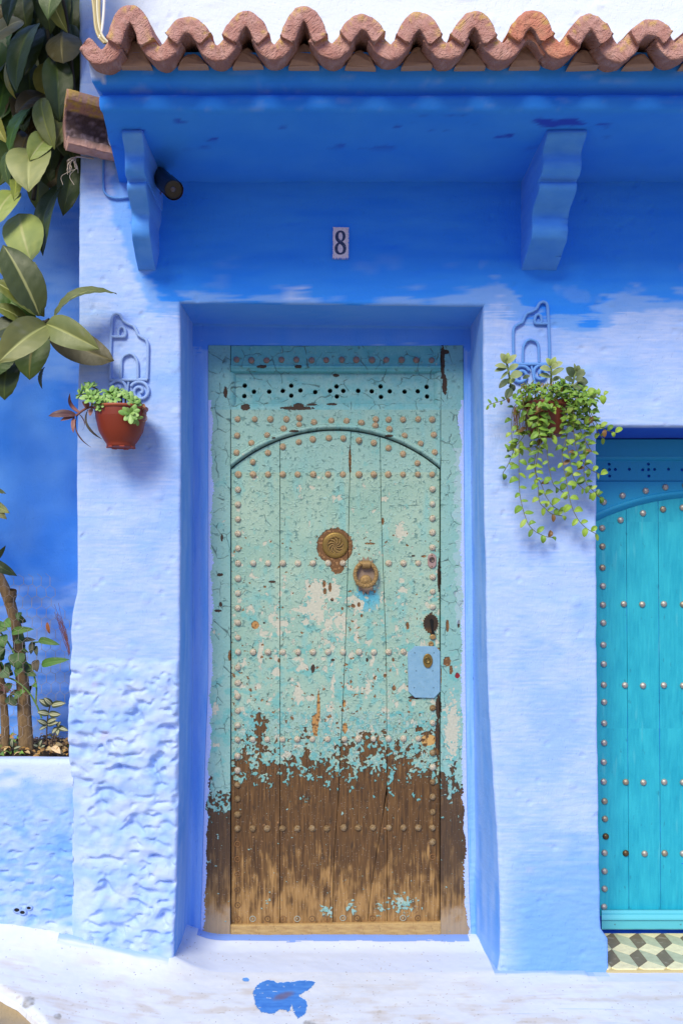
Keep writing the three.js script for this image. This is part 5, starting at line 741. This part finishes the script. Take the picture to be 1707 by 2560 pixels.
  // the rest of the crown above and to the left of the picture
  const r = rng(21); for (let i = 0; i < 46; i++) { const x = -330 + 560 * r(), y = i < 26 ? -420 + 380 * r() : -60 + 1300 * r(), xx = i < 26 ? x : -330 + 230 * r(), w = 70 + 40 * r(), a = 1.2 + 1.6 * r(), ln = 130 + 80 * r(), zb = i < 26 ? 0.05 + 0.3 * r() : -0.05 + 0.3 * r(); L([xx, y], [xx + ln * Math.cos(a), y + ln * Math.sin(a)], w, [D2, OL, GR, SH][Math.floor(r() * 4)], { zb, zt: zb + 0.08, roll: (r() - 0.5) * 1.2 }); }
}
{ // soil and what grows in the planter
  const g = grid(120, 30, (i, j) => { const x = lerp(-1.75, PX(196, 0) + 0.02, i / 119), z = lerp(-0.03, -0.43, j / 29); return { p: [x, planterTop - 0.022 + 0.012 * fbm(x * 20, z * 20, 2, 3) + 0.012 * ss(-0.1, -0.35, z) + 0.03 * Math.exp(-Math.pow((x - PX(66, -0.16)) / 0.06, 2) - Math.pow((z + 0.16) / 0.06, 2)), z], c: mix3([0.035, 0.022, 0.012], [0.10, 0.065, 0.035], clamp(0.5 + 2 * fbm(x * 50, z * 50, 5, 3))), uv: [x / 0.1, z / 0.1] }; });
  structure('soil', g, new THREE.MeshStandardMaterial({ vertexColors: true, roughness: 1, bumpMap: grain, bumpScale: 0.01 }));
  const r = rng(44), lit = []; const cols = [[0.30, 0.17, 0.05], [0.16, 0.09, 0.03], [0.45, 0.33, 0.14], [0.08, 0.05, 0.02], [0.36, 0.20, 0.05], [0.10, 0.2, 0.03], [0.16, 0.30, 0.04]];
  for (let i = 0; i < 330; i++) { const px = -60 + 255 * r(), z = -0.06 - 0.3 * r(), x = PX(px, z), y = planterTop - 0.01 + 0.025 * r(), a = r() * 6.283, l = 0.012 + 0.022 * r(), c = cols[Math.floor(r() * (px < 60 ? 7 : 5.4))]; lit.push(leafGeo(V(x, y, z), V(x + l * Math.cos(a), y + 0.018 * (r() - 0.35), z + l * Math.sin(a)), l * 0.55, { c, rib: c, nu: 4, seed: i, ripple: 0, face: V(r() - 0.5, 1, r() - 0.3), arch: 0.25 })); }
  const li = part('leaf_litter', join(lit), softLeaf, null); li.userData.kind = 'stuff'; li.userData.label = 'dry brown leaf litter and tiny green weeds on the planter soil'; li.userData.category = 'leaf litter';
  const dl = solo('dry_leaf', leafGeo(P(130, 1868, -0.1), P(152, 1884, -0.06), 0.024, { c: [0.62, 0.46, 0.25], rib: [0.5, 0.35, 0.18], shape: 0.9, face: V(0.2, 0.8, 0.8), ripple: 0 }), softLeaf, 'pale tan dry leaf lying at the right corner of the planter soil', 'dry leaf');
  // variegated trailing plant
  const w = thing('striped_plant', 'small plant with silver striped leaves in the right corner of the planter', 'plant', P(118, 1850, -0.15));
  part('stem', join([tube([P(118, 1862, -0.15), P(118, 1820, -0.14), P(122, 1780, -0.13), P(130, 1752, -0.12)], 0.0025, 5, 16), tube([P(130, 1860, -0.14), P(138, 1830, -0.12), P(146, 1812, -0.1)], 0.002, 5, 10)]), mat([0.10, 0.06, 0.04]), w);
  const stripe = (b, tp, wd, z = -0.1, roll = 0) => { const bz = P(b[0], b[1], z), tz = P(tp[0], tp[1], z + 0.02), g = leafGeo(bz, tz, wd * kz(z), { c: [0.03, 0.045, 0.02], rib: [0.025, 0.05, 0.02], fold: 0.3, roll, ripple: 0, nu: 10 }); const cl = g.attributes.color, nn = 12; for (let q = 0; q < cl.count; q++) { const v = q % nn; if (v === 3 || v === 4 || v === 7 || v === 8) cl.setXYZ(q, 0.44, 0.44, 0.26); } part('leaf', g, softLeaf, w, V(0, 0, 0)); };
  stripe([128, 1764], [98, 1749], 18); stripe([130, 1762], [111, 1744], 17); stripe([130, 1764], [165, 1758], 18); stripe([124, 1785], [94, 1780], 17); stripe([124, 1784], [153, 1786], 18, -0.1, 0.3); stripe([118, 1810], [94, 1800], 14); stripe([120, 1806], [143, 1797], 14); stripe([120, 1812], [147, 1806], 15); stripe([118, 1815], [99, 1825], 10); stripe([145, 1818], [153, 1804], 12); stripe([146, 1818], [172, 1827], 14); stripe([146, 1819], [145, 1838], 15); stripe([145, 1818], [131, 1834], 12); stripe([32, 1868], [32, 1846], 16, -0.1); stripe([36, 1872], [53, 1866], 9, -0.1); stripe([100, 1866], [106, 1850], 12); stripe([98, 1866], [84, 1862], 9); stripe([102, 1868], [114, 1864], 9);
  // green climber
  const cl = thing('climbing_plant', 'green climber with heart shaped leaves twining round the rubber plant trunk', 'plant', P(60, 1650, -0.1));
  const gm = mat([0.12, 0.22, 0.04], { roughness: 0.6 }); const st = a => part('stem', tube(a.map(b => P(b[0], b[1], b[2] ?? -0.11)), 0.0032, 6, 40), gm, cl);
  st([[105, 1796], [92, 1762], [72, 1730], [45, 1705], [20, 1694], [-20, 1685]]); st([[90, 1758], [92, 1718], [86, 1690], [78, 1668], [62, 1652], [40, 1636], [28, 1618], [10, 1590], [-20, 1560]]); st([[78, 1606], [95, 1605], [105, 1600]]);
  const HL = (b, tp, wd, c = [0.05, 0.13, 0.02], o = {}) => part('leaf', leafGeo(P(b[0], b[1], o.z ?? -0.1), P(tp[0], tp[1], (o.z ?? -0.1) + 0.02), wd * kz(-0.1), { c, rib: [c[0] * 2, c[1] * 1.6, c[2] * 2], shape: 0.62, seed: b[0], ripple: 0.0006, ...o }), softLeaf, cl, V(0, 0, 0));
  HL([30, 1582], [86, 1573], 20, [0.075, 0.17, 0.025], { fold: 0.4 }); HL([12, 1552], [28, 1568], 26, [0.08, 0.20, 0.03]); HL([-8, 1566], [20, 1574], 30, [0.05, 0.13, 0.02]); HL([6, 1588], [12, 1618], 30, [0.05, 0.13, 0.02]); HL([98, 1600], [150, 1612], 18, [0.06, 0.14, 0.02], { fold: 0.4 }); HL([105, 1662], [174, 1649], 22, [0.055, 0.15, 0.02], { fold: 0.35 }); HL([46, 1632], [44, 1672], 42, [0.035, 0.085, 0.015]); HL([66, 1630], [62, 1620], 18); HL([6, 1676], [24, 1694], 30, [0.05, 0.1, 0.03]); HL([84, 1710], [94, 1718], 12, [0.06, 0.15, 0.02]); HL([52, 1732], [64, 1728], 14, [0.09, 0.2, 0.03]); HL([60, 1600], [90, 1600], 12, [0.015, 0.022, 0.008]); HL([84, 1606], [78, 1636], 16, [0.02, 0.03, 0.01]); HL([90, 1650], [94, 1680], 20, [0.05, 0.04, 0.02]); HL([2, 1610], [-10, 1650], 34, [0.03, 0.07, 0.012]); HL([90, 1615], [94, 1640], 12, [0.03, 0.045, 0.012]);
  for (let i = 0; i < 34; i++) { const x = -40 + 110 * r(), y = 1530 + 220 * r(), a = r() * 6.283, l = 18 + 16 * r(), g = 0.3 + 0.7 * r(); HL([x, y], [x + l * Math.cos(a), y + l * Math.sin(a)], l * 0.7, [0.05 * g, 0.12 * g, 0.02 * g], { z: -0.2 + 0.1 * r() }); }
  // wire netting and dry tendrils
  const hex = [], hs = 15, q = (x, y) => { const z = -0.06 - 0.09 * ss(40, 180, x) + 0.012 * pn(x / 40, y / 40); return P(x + 5 * pn(x / 50, y / 60, 3), y + 8 * pn(x / 60, y / 50, 6), z); };
  for (let row = 0; row < 15; row++) for (let cI = -2; cI < 9; cI++) { const cx = cI * hs * 1.55 + (row & 1 ? hs * 0.78 : 0), cy = 1452 + row * 27; if (cx < -20 || cx > 168 - (row < 3 ? 40 : 0) || (row > 11 && cx > 90)) continue; const v = [[cx, cy - 17], [cx + hs * 0.78, cy - 9], [cx + hs * 0.78, cy + 9], [cx, cy + 17]]; for (let e = 0; e < 3; e++) hex.push(new THREE.TubeGeometry(new THREE.LineCurve3(q(...v[e]), q(...v[e + 1])), 1, e === 1 ? 0.0009 : 0.0006, 3)); }
  solo('wire_netting', join(hex), new THREE.MeshStandardMaterial({ color: lin([0.42, 0.34, 0.28]), metalness: 0.3, roughness: 0.6 }), 'thin rusty hexagonal wire netting stretched over the trunk in the planter', 'wire netting');
  const tn = []; for (let i = 0; i < 22; i++) { const pts = []; let x = 172 + 4 * r(), y = 1640 - 14 * r(); for (let m = 0; m < 6; m++) { pts.push(P(x, y, -0.11)); x -= 3 + (m < 2 ? 4 : 11) * r() * (i < 8 ? 1 : 0.4); y -= 8 + 26 * r() * (i < 8 ? 1 : 0.55); x += 6 * (r() - 0.5); } tn.push(tube(pts, 0.0007, 3, 18)); }
  for (let i = 0; i < 12; i++) { const pts = []; let x = 0 + 10 * r(), y = 1712 + 16 * r(); for (let m = 0; m < 5; m++) { pts.push(P(x, y, -0.1)); x += 13 * r(); y += 14 * (r() - 0.35); } tn.push(tube(pts, 0.0008, 3, 16)); }
  solo('dry_tendrils', join(tn), mat([0.20, 0.075, 0.075]), 'tangle of thin dry reddish tendrils reaching from the netting to the pier edge', 'tendrils');
  solo('withered_leaf', leafGeo(P(119, 1556, -0.1), P(125, 1584, -0.1), 0.014, { c: [0.34, 0.12, 0.03], rib: [0.2, 0.07, 0.02], ripple: 0.002, fold: 0.6 }), softLeaf, 'small withered brown leaf caught in the netting against the blue wall', 'dry leaf');
}

/* ---------- hanging pots ---------- */
const potMat = (c) => new THREE.MeshStandardMaterial({ color: lin(c), roughness: 0.48, bumpMap: grain, bumpScale: 0.0004 });
{
  const zc = 0.10, kk = kz(zc), C = P(303, 1118, zc), H0 = 98 * kk, r1 = 66 * kk, r0 = 35 * kk;
  const t = thing('flower_pot', 'red-brown plastic flower pot hanging on the left pier', 'flower pot', C);
  const pr = [[0, 0.004], [r0 * 0.8, 0.002], [r0 * 0.85, -0.001], [r0 * 0.98, -0.001], [r0 * 1.0, 0.006], [r0 * 1.02, 0.012], [r0 * 1.10, 0.016], [r0 * 1.28, 0.03], [lerp(r0, r1, 0.62), H0 * 0.4], [lerp(r0, r1, 0.82), H0 * 0.68], [lerp(r0, r1, 0.86), H0 * 0.74], [lerp(r0, r1, 0.865), H0 * 0.75], [lerp(r0, r1, 0.90), H0 * 0.90], [r1 * 0.95, H0 * 0.945]];
  const body = part('body', new THREE.LatheGeometry(pr.map(a => new THREE.Vector2(a[0], a[1])), 48).translate(C.x, C.y, C.z), potMat([0.20, 0.024, 0.007]), t);
  part('rim', new THREE.LatheGeometry([[r1 * 0.93, H0 * 0.93], [r1 * 1.0, H0 * 0.95], [r1 * 1.02, H0 * 0.975], [r1 * 1.02, H0 * 1.0], [r1 * 1.0, H0 * 1.015], [r1 * 0.95, H0 * 1.01], [r1 * 0.9, H0 * 0.95], [r1 * 0.86, H0 * 0.8]].map(a => new THREE.Vector2(a[0], a[1])), 48).translate(C.x, C.y, C.z), Object.assign(potMat([0.36, 0.075, 0.03]), { side: THREE.DoubleSide }), t);
  for (let i = 0; i < 7; i++) { const a = i / 7 * 6.283 + 0.3; part('foot', new THREE.BoxGeometry(0.016, 0.004, 0.006).translate(0, -0.001, r0 * 0.95).rotateY(a).translate(C.x, C.y, C.z), potMat([0.34, 0.05, 0.02]), t); }
  part('soil', new THREE.CylinderGeometry(r1 * 0.88, r1 * 0.88, 0.004, 28).translate(C.x, C.y + H0 * 0.9, C.z), mat([0.04, 0.025, 0.015]), t);
  // succulent: rosettes of fleshy leaves
  const s = thing('succulent', 'bright green succulent with small rosettes filling the left hanging pot', 'plant', V(C.x, C.y + H0 * 0.9, C.z)), rr = rng(61);
  const fleshy = new THREE.SphereGeometry(1, 9, 7); warp(fleshy, (x, y, z) => { const w = 0.45 + 0.55 * ss(-1, 0.35, y); return [x * w, y, z * 0.42 * w + 0.18 * y * y]; });
  const sm = [[0.19, 0.36, 0.075], [0.26, 0.44, 0.10], [0.15, 0.30, 0.06], [0.30, 0.47, 0.14]].map(c => mat(c, { roughness: 0.5 }));
  const stalk = [];
  const rosette = (px, py, z, R, face, n) => { const c = P(px, py, z), q0 = new THREE.Quaternion().setFromUnitVectors(V(0, 0, 1), face.clone().normalize()); stalk.push(tube([V(lerp(C.x, c.x, 0.75), C.y + H0 * 0.9, lerp(C.z, c.z, 0.6)), c.clone().lerp(C.clone().setY(C.y + H0), 0.25), c], 0.0032, 6, 8));
    for (let i = 0; i < n; i++) { const inner = i >= n * 0.62, a = i * 2.4 + rr(), tilt = inner ? 0.75 : 0.12 + 0.25 * rr(), l = R * (inner ? 0.5 : 0.62 + 0.2 * rr()); const m = part('leaf', fleshy, sm[Math.floor(rr() * 4)], s, c); const d = V(Math.cos(a) * Math.cos(tilt), Math.sin(a) * Math.cos(tilt), Math.sin(tilt)).applyQuaternion(q0); const nrm = V(-Math.cos(a) * Math.sin(tilt), -Math.sin(a) * Math.sin(tilt), Math.cos(tilt)).applyQuaternion(q0); const sd = d.clone().cross(nrm); m.quaternion.setFromRotationMatrix(new THREE.Matrix4().makeBasis(sd, d, nrm)); m.scale.set(l * 0.52, l, l * 0.42); m.position.addScaledVector(d, l * 0.95); } };
  for (const [x, y, z, R, fx, fy, fz, n] of [[218, 975, 0.13, 0.017, -0.4, 0.6, 0.7, 10], [226, 994, 0.16, 0.018, -0.2, 0.5, 0.9, 12], [204, 985, 0.12, 0.018, -0.9, 0.4, 0.4, 9], [242, 1000, 0.17, 0.016, 0, 0.5, 0.9, 10], [228, 965, 0.10, 0.015, 0, 0.9, 0.5, 8], [258, 1008, 0.17, 0.015, 0, 0.4, 1, 10], [276, 982, 0.15, 0.017, 0.1, 0.8, 0.6, 11], [286, 996, 0.17, 0.015, 0.1, 0.5, 0.9, 10], [268, 992, 0.13, 0.015, -0.1, 0.8, 0.5, 9], [304, 990, 0.15, 0.016, 0.2, 0.8, 0.6, 10], [318, 988, 0.13, 0.016, 0.3, 0.8, 0.5, 10], [330, 1000, 0.15, 0.017, 0.4, 0.6, 0.7, 11], [336, 1010, 0.16, 0.015, 0.5, 0.4, 0.8, 10], [326, 1034, 0.185, 0.020, 0.1, 0.1, 1, 12], [342, 1046, 0.18, 0.013, 0.5, -0.5, 0.7, 7], [250, 1016, 0.16, 0.013, -0.1, 0.3, 1, 8], [240, 985, 0.12, 0.015, 0, 0.9, 0.5, 9], [296, 978, 0.11, 0.014, 0.1, 0.9, 0.4, 8]]) rosette(x, y, z, R * 1.3, V(fx, fy, fz), n);
  part('stem', join(stalk), mat([0.18, 0.14, 0.05]), s);
  // purple spiderwort leaning out to the left
  const p = thing('purple_plant', 'purple strap leaved plant leaning out over the left rim of the red-brown pot', 'plant', P(235, 1020, 0.12));
  const PU = [0.085, 0.038, 0.042], RD = [0.20, 0.085, 0.075];
  const pl = (b, tp, w, c, o = {}) => part('leaf', leafGeo(P(b[0], b[1], o.z ?? 0.14), P(tp[0], tp[1], (o.z ?? 0.14) + (o.dz ?? 0.02)), w * kz(0.14), { c, rib: [c[0] * 1.5, c[1] * 1.4, c[2] * 1.4], ripple: 0, ...o }), softLeaf, p, V(0, 0, 0));
  pl([192, 1038], [122, 1040], 22, PU, { fold: 0.4 }); pl([188, 1042], [152, 1052], 12, RD); pl([198, 1032], [176, 982], 15, RD, { arch: -0.32, fold: 0.6, face: V(1, 0.2, 0.6), shape: 0.6 }); pl([186, 1044], [184, 1082], 11, RD); pl([196, 1036], [228, 1118], 10, PU, { arch: 0.2, face: V(-1, 0, 0.6), fold: 0.6, shape: 0.6 }); pl([200, 1036], [206, 1076], 9, PU, { arch: -0.2, face: V(-1, 0, 0.5) }); pl([222, 1022], [256, 1098], 15, [0.06, 0.05, 0.035], { arch: 0.22, face: V(-1, 0.1, 0.6), shape: 0.65, fold: 0.5 }); pl([222, 1018], [206, 1004], 16, RD, { shape: 0.7 }); pl([230, 1022], [226, 1040], 12, RD);
  part('stem', tube([P(244, 1022, 0.12), P(226, 1018, 0.135), P(208, 1026, 0.14), P(190, 1040, 0.14)], 0.004, 7, 14), mat(RD), p);
  // dry brown shoots at the right rim
  const ds = []; for (let i = 0; i < 12; i++) { const x = 346 + 12 * rr(), y = 1006 + 8 * rr(); ds.push(tube([P(x - 8, y + 14, 0.12), P(x + 4, y - 2 + 10 * rr(), 0.13), P(x + 12 * (rr() - 0.2), y + 24 * rr(), 0.13)], 0.0014, 4, 8)); ds.push(leafGeo(P(x, y, 0.13), P(x + 12 * (rr() - 0.3), y + 14 * rr() + 3, 0.14), 0.009, { c: [0.30, 0.12, 0.04], rib: [0.2, 0.08, 0.03], nu: 4, ripple: 0 })); }
  ds.push(tube([P(352, 1034, 0.13), P(366, 1040, 0.13), P(367, 1050, 0.13), P(356, 1055, 0.13)], 0.0012, 4, 12));
  solo('dried_stems', paint(join(ds.map(g => { g.deleteAttribute('color'); return g; })), () => [0.24, 0.10, 0.035]), softLeaf, 'dried brown stems curling at the right rim of the red-brown pot', 'dry stems');
}
{
  const zc = 0.10, kk = kz(zc), C = P(1362, 1090, zc), H0 = 82 * kk, r1 = 60 * kk, r0 = 40 * kk;
  const t = thing('flower_pot', 'dark red pot on the right bracket, almost hidden by the trailing plant', 'flower pot', C);
  part('body', new THREE.LatheGeometry([[0, 0], [r0, 0], [r0 * 1.03, 0.004], [r0 * 1.06, 0.012], [r1 * 0.96, H0 * 0.86]].map(a => new THREE.Vector2(a[0], a[1])), 32).translate(C.x, C.y, C.z), potMat([0.16, 0.03, 0.015]), t);
  part('rim', new THREE.LatheGeometry([[r1 * 0.96, H0 * 0.85], [r1 * 1.04, H0 * 0.87], [r1 * 1.05, H0 * 0.99], [r1, H0], [r1 * 0.92, H0 * 0.95]].map(a => new THREE.Vector2(a[0], a[1])), 32).translate(C.x, C.y, C.z), Object.assign(potMat([0.19, 0.036, 0.02]), { side: THREE.DoubleSide }), t);
  part('soil', new THREE.CylinderGeometry(r1 * 0.9, r1 * 0.9, 0.004, 24).translate(C.x, C.y + H0 * 0.88, C.z), mat([0.04, 0.025, 0.015]), t);
  // three stalks with round fleshy leaves
  const rr = rng(91), jade = thing('round_leaved_succulent', 'grey-green succulent with round leaves on three stalks, standing in the right pot', 'plant', P(1360, 1010, 0.1));
  const k2 = (x, y) => [1220 + x / 4.9, 850 + y / 4.9];
  const jm = [[0.24, 0.30, 0.12], [0.17, 0.23, 0.09], [0.075, 0.11, 0.045], [0.045, 0.075, 0.03], [0.30, 0.40, 0.12]];
  const JL = (b, tp, w, ci, z) => { const B = k2(...b), T = k2(...tp); part('leaf', leafGeo(P(B[0], B[1], z), P(T[0], T[1], z + 0.015), w / 4.9 * kz(z), { c: jm[ci], rib: [jm[ci][0] * 1.15, jm[ci][1] * 1.15, jm[ci][2] * 1.15], shape: 1.0, round: 1, fold: 0.22, arch: 0.10, ripple: 0, seed: b[0], nu: 12, edge: [jm[ci][0] * 1.25 + 0.03, jm[ci][1] * 1.2 + 0.03, jm[ci][2] * 1.2] }), softLeaf, jade, V(0, 0, 0)); };
  const JS = a => part('stem', tube(a.map(p => { const q = k2(p[0], p[1]); return P(q[0], q[1], p[2]); }), 0.0036, 7, 16), mat([0.16, 0.22, 0.07]), jade);
  JS([[290, 640, 0.1], [262, 480, 0.11], [235, 330, 0.12], [215, 250, 0.12]]); JS([[760, 600, 0.1], [768, 470, 0.12], [768, 330, 0.13]]); JS([[1010, 620, 0.1], [1045, 480, 0.12], [1070, 380, 0.12]]);
  for (const a of [[[215, 285], [150, 165], 95, 0, 0.13], [[215, 280], [245, 155], 75, 4, 0.12], [[225, 290], [345, 180], 75, 0, 0.13], [[215, 270], [210, 200], 50, 4, 0.14], [[222, 330], [80, 315], 70, 0, 0.14], [[225, 345], [75, 385], 65, 1, 0.13], [[245, 370], [370, 300], 80, 1, 0.14], [[265, 450], [420, 410], 110, 1, 0.15], [[250, 380], [150, 480], 40, 1, 0.12], [[245, 480], [130, 590], 80, 3, 0.13], [[255, 470], [240, 540], 60, 2, 0.11], [[280, 590], [215, 720], 95, 3, 0.14], [[270, 540], [310, 630], 80, 3, 0.1], [[262, 520], [330, 480], 70, 4, 0.13], [[420, 470], [510, 440], 60, 3, 0.12],
    [[765, 320], [705, 225], 80, 4, 0.13], [[768, 320], [820, 205], 70, 4, 0.14], [[772, 335], [910, 275], 80, 0, 0.13], [[775, 350], [840, 290], 70, 0, 0.15], [[762, 365], [630, 345], 85, 0, 0.14], [[765, 455], [618, 430], 70, 1, 0.13], [[775, 420], [925, 345], 70, 1, 0.13], [[780, 430], [870, 360], 70, 1, 0.15], [[775, 500], [885, 455], 65, 1, 0.13], [[750, 540], [640, 600], 34, 1, 0.13],
    [[1050, 450], [950, 340], 130, 3, 0.12], [[1035, 500], [930, 470], 85, 2, 0.14], [[1060, 400], [1050, 285], 34, 1, 0.12], [[1075, 385], [1110, 310], 70, 1, 0.12], [[1070, 440], [1190, 400], 110, 2, 0.13], [[1060, 480], [1165, 480], 80, 2, 0.15], [[1080, 520], [1220, 520], 130, 3, 0.13], [[1040, 560], [1140, 600], 95, 2, 0.14], [[1075, 400], [1180, 370], 60, 1, 0.11]]) JL(...a);
  // trailing vine
  const vine = thing('trailing_plant', 'light green vine trailing in long strands from the right pot down the pier', 'plant', P(1370, 1010, 0.12));
  const lg = []; for (let s = 0; s < 4; s++) { const g = leafGeo(V(0, 0, 0), V(0, 1, 0), 0.50 + 0.06 * s, { face: V(0, 0, 1), c: [1, 1, 1], rib: [1.25, 1.2, 1.1], fold: 0.22 + 0.1 * s, arch: 0.06 + 0.07 * s, ripple: 0, shape: 0.85, nu: 8, seed: s * 3 }); const cl = g.attributes.color; for (let q = 0; q < cl.count; q++) cl.setXYZ(q, clamp(cl.getX(q) * 0.72), clamp(cl.getY(q) * 0.75), clamp(cl.getZ(q) * 0.75)); lg.push(g); }
  const vm = [[0.21, 0.34, 0.035], [0.14, 0.265, 0.028], [0.085, 0.18, 0.02], [0.26, 0.37, 0.065], [0.05, 0.11, 0.012], [0.16, 0.085, 0.02]].map(c => new THREE.MeshStandardMaterial({ color: lin(c.map(v => v * 1.3)), vertexColors: true, roughness: 0.5, side: THREE.DoubleSide }));
  let count = 0; const small = [];
  const put = (p, dir, nrm, l, mi) => { const d = dir.clone().normalize(), n = nrm.clone().sub(d.clone().multiplyScalar(nrm.dot(d))).normalize(), sd = d.clone().cross(n); const M = new THREE.Matrix4().makeBasis(sd, d, n).scale(V(l, l, l)).setPosition(p); const g = lg[Math.floor(rr() * 4)]; if (count++ < 292) { const m = part('leaf', g, vm[mi], vine, p); m.quaternion.setFromRotationMatrix(new THREE.Matrix4().makeBasis(sd, d, n)); m.scale.setScalar(l); } else small.push(g.clone().applyMatrix4(M)); };
  const z6 = (x, y) => [1150 + x * 0.3552, 700 + y * 0.3552]; const stems = [];
  const strand = (a, z0, z1, sp, l0, mi0) => { const pts = a.map(([x, y], i) => { const q = z6(x, y), z = lerp(z0, z1, i / (a.length - 1)); return P(q[0], q[1], z); }); const c = new THREE.CatmullRomCurve3(pts, false, 'catmullrom', 0.5); stems.push(new THREE.TubeGeometry(c, a.length * 8, 0.0013, 5)); const L = c.getLength(), n = Math.round(L / sp * 1.3); let sgn = rr() < 0.5 ? 1 : -1; for (let i = 0; i <= n; i++) { const u = Math.min(1, (i + 0.3 * rr()) / n), p = c.getPointAt(u), tg = c.getTangentAt(u); sgn = -sgn; const side = tg.clone().cross(V(0, 0, 1)).normalize().multiplyScalar(sgn); const d = side.multiplyScalar(0.75 + 0.4 * rr()).addScaledVector(tg, i === n ? 1.2 : 0.3 + 0.4 * rr()).add(V(0, 0.1 * rr(), 0.25 * (rr() - 0.2))); put(p, d, V((rr() - 0.5) * 0.9, 0.5 + 0.4 * rr(), 1), l0 * (0.85 + 0.55 * rr()), rr() < 0.06 ? 5 : rr() < 0.65 ? mi0 : Math.floor(rr() * 4)); } };
  strand([[445, 830], [415, 960], [412, 1240], [418, 1500], [465, 1690], [520, 1765], [600, 1805], [640, 1810]], 0.14, 0.03, 0.030, 0.027, 1);
  strand([[410, 850], [365, 930], [362, 1130], [372, 1200], [340, 1290], [298, 1360]], 0.12, 0.03, 0.030, 0.020, 2);
  strand([[540, 900], [552, 1090], [520, 1290], [545, 1440], [556, 1560], [600, 1610], [640, 1645], [715, 1660]], 0.18, 0.04, 0.030, 0.024, 0);
  strand([[590, 900], [570, 1100], [545, 1230], [530, 1350], [570, 1440], [600, 1520], [650, 1590], [700, 1620]], 0.19, 0.05, 0.030, 0.026, 0);
  strand([[620, 930], [605, 1120], [620, 1300], [650, 1430], [690, 1470], [730, 1500]], 0.19, 0.06, 0.034, 0.024, 1);
  strand([[760, 900], [760, 1050], [715, 1230], [740, 1380], [760, 1500], [785, 1600], [830, 1690], [890, 1750], [950, 1785]], 0.17, 0.04, 0.033, 0.026, 0);
  strand([[780, 920], [745, 1100], [770, 1270], [800, 1400], [880, 1480], [975, 1525]], 0.17, 0.05, 0.026, 0.025, 1);
  strand([[790, 900], [800, 1100], [830, 1230], [895, 1320], [985, 1370]], 0.18, 0.07, 0.027, 0.026, 0);
  strand([[850, 850], [870, 1000], [882, 1220], [868, 1350], [885, 1430], [940, 1490], [985, 1530]], 0.16, 0.05, 0.024, 0.025, 2);
  strand([[890, 830], [920, 940], [960, 1010], [1020, 1055], [1090, 1075]], 0.17, 0.12, 0.020, 0.022, 0);
  strand([[880, 860], [925, 990], [975, 1080], [1000, 1110]], 0.16, 0.10, 0.022, 0.024, 0);
  strand([[450, 880], [480, 960], [545, 1020], [600, 1060], [650, 1090]], 0.18, 0.17, 0.020, 0.027, 0);
  strand([[380, 800], [310, 845], [240, 865], [200, 880]], 0.12, 0.08, 0.016, 0.016, 1);
  strand([[780, 880], [830, 1000], [860, 1100], [925, 1210]], 0.18, 0.10, 0.022, 0.027, 0);
  strand([[560, 880], [545, 1000], [560, 1110], [600, 1080]], 0.19, 0.18, 0.016, 0.027, 1);
  strand([[440, 850], [460, 1010], [450, 1090], [380, 1180], [345, 1200], [480, 1180], [540, 1170]], 0.15, 0.06, 0.022, 0.026, 0);
  strand([[850, 780], [930, 830], [975, 810], [1010, 815]], 0.14, 0.12, 0.016, 0.026, 3);
  // dense top of the pot
  for (let i = 0; i < 250; i++) { const a = rr() * 6.283, q = Math.sqrt(rr()); const x = 640 + 275 * q * Math.cos(a), y = 825 + 95 * q * Math.sin(a), p6 = z6(x, y), z = 0.07 + 0.14 * rr() + 0.02 * ss(830, 900, y); put(P(p6[0], p6[1], z), V(rr() * 2 - 1, rr() * 1.2 - 0.6, rr() * 0.8), V((rr() - 0.5), 0.7 + 0.4 * rr(), 0.8), 0.018 + 0.012 * rr(), [0, 1, 3, 0, 1, 2, 4][Math.floor(rr() * 7)]); }
  for (let i = 0; i < 110; i++) { const p6 = z6(790 + 130 * (rr() * 2 - 1) + 20, 900 + 130 * (rr() * 2 - 1)), z = 0.08 + 0.1 * rr(); put(P(p6[0], p6[1], z), V(rr() * 2 - 1, rr() - 0.7, rr() * 0.8), V((rr() - 0.5), 0.7, 0.9), 0.02 + 0.01 * rr(), Math.floor(rr() * 4)); }
  part('stem', join(stems), mat([0.20, 0.20, 0.06], { roughness: 0.7 }), vine);
  if (small.length) { const m = part('small_leaf', join(small), vm[1], vine, V(0, 0, 0)); m.userData.kind = 'stuff'; }
  // mossy stonecrop and dry threads on top of the soil
  const moss = []; for (let i = 0; i < 260; i++) { const p6 = z6(610 + 190 * (rr() * 2 - 1), 800 + 70 * (rr() * 2 - 1)), z = 0.09 + 0.1 * rr(), p = P(p6[0], p6[1], z), d = V(rr() - 0.5, 0.6 * rr() - 0.1, rr()).normalize().multiplyScalar(0.012 + 0.012 * rr()); moss.push(paint(new THREE.TubeGeometry(new THREE.LineCurve3(p, p.clone().add(d)), 1, 0.0014, 4), (() => { const c = [[0.34, 0.42, 0.08], [0.28, 0.36, 0.06], [0.45, 0.28, 0.05], [0.5, 0.46, 0.16]][Math.floor(rr() * 4)]; return () => c; })())); }
  for (let i = 0; i < 26; i++) { const p6 = z6(380 + 180 * rr(), 880 + 30 * rr()), z = 0.12 + 0.05 * rr(); moss.push(paint(tube([P(p6[0], p6[1], z), P(p6[0] + 8 * (rr() - 0.5), p6[1] + 20, z), P(p6[0] + 12 * (rr() - 0.5), p6[1] + 30 + 40 * rr(), z - 0.02)], 0.0009, 4, 8), () => [0.22, 0.10, 0.03])); }
  const m = solo('stonecrop', join(moss), softLeaf, 'mossy yellow-green stonecrop and dry threads spreading over the top of the right pot', 'plant'); m.userData.kind = 'stuff';
}
scene.traverse(o => { if (o.isMesh) { o.castShadow = true; o.receiveShadow = true; } });
renderer.render(scene, camera);
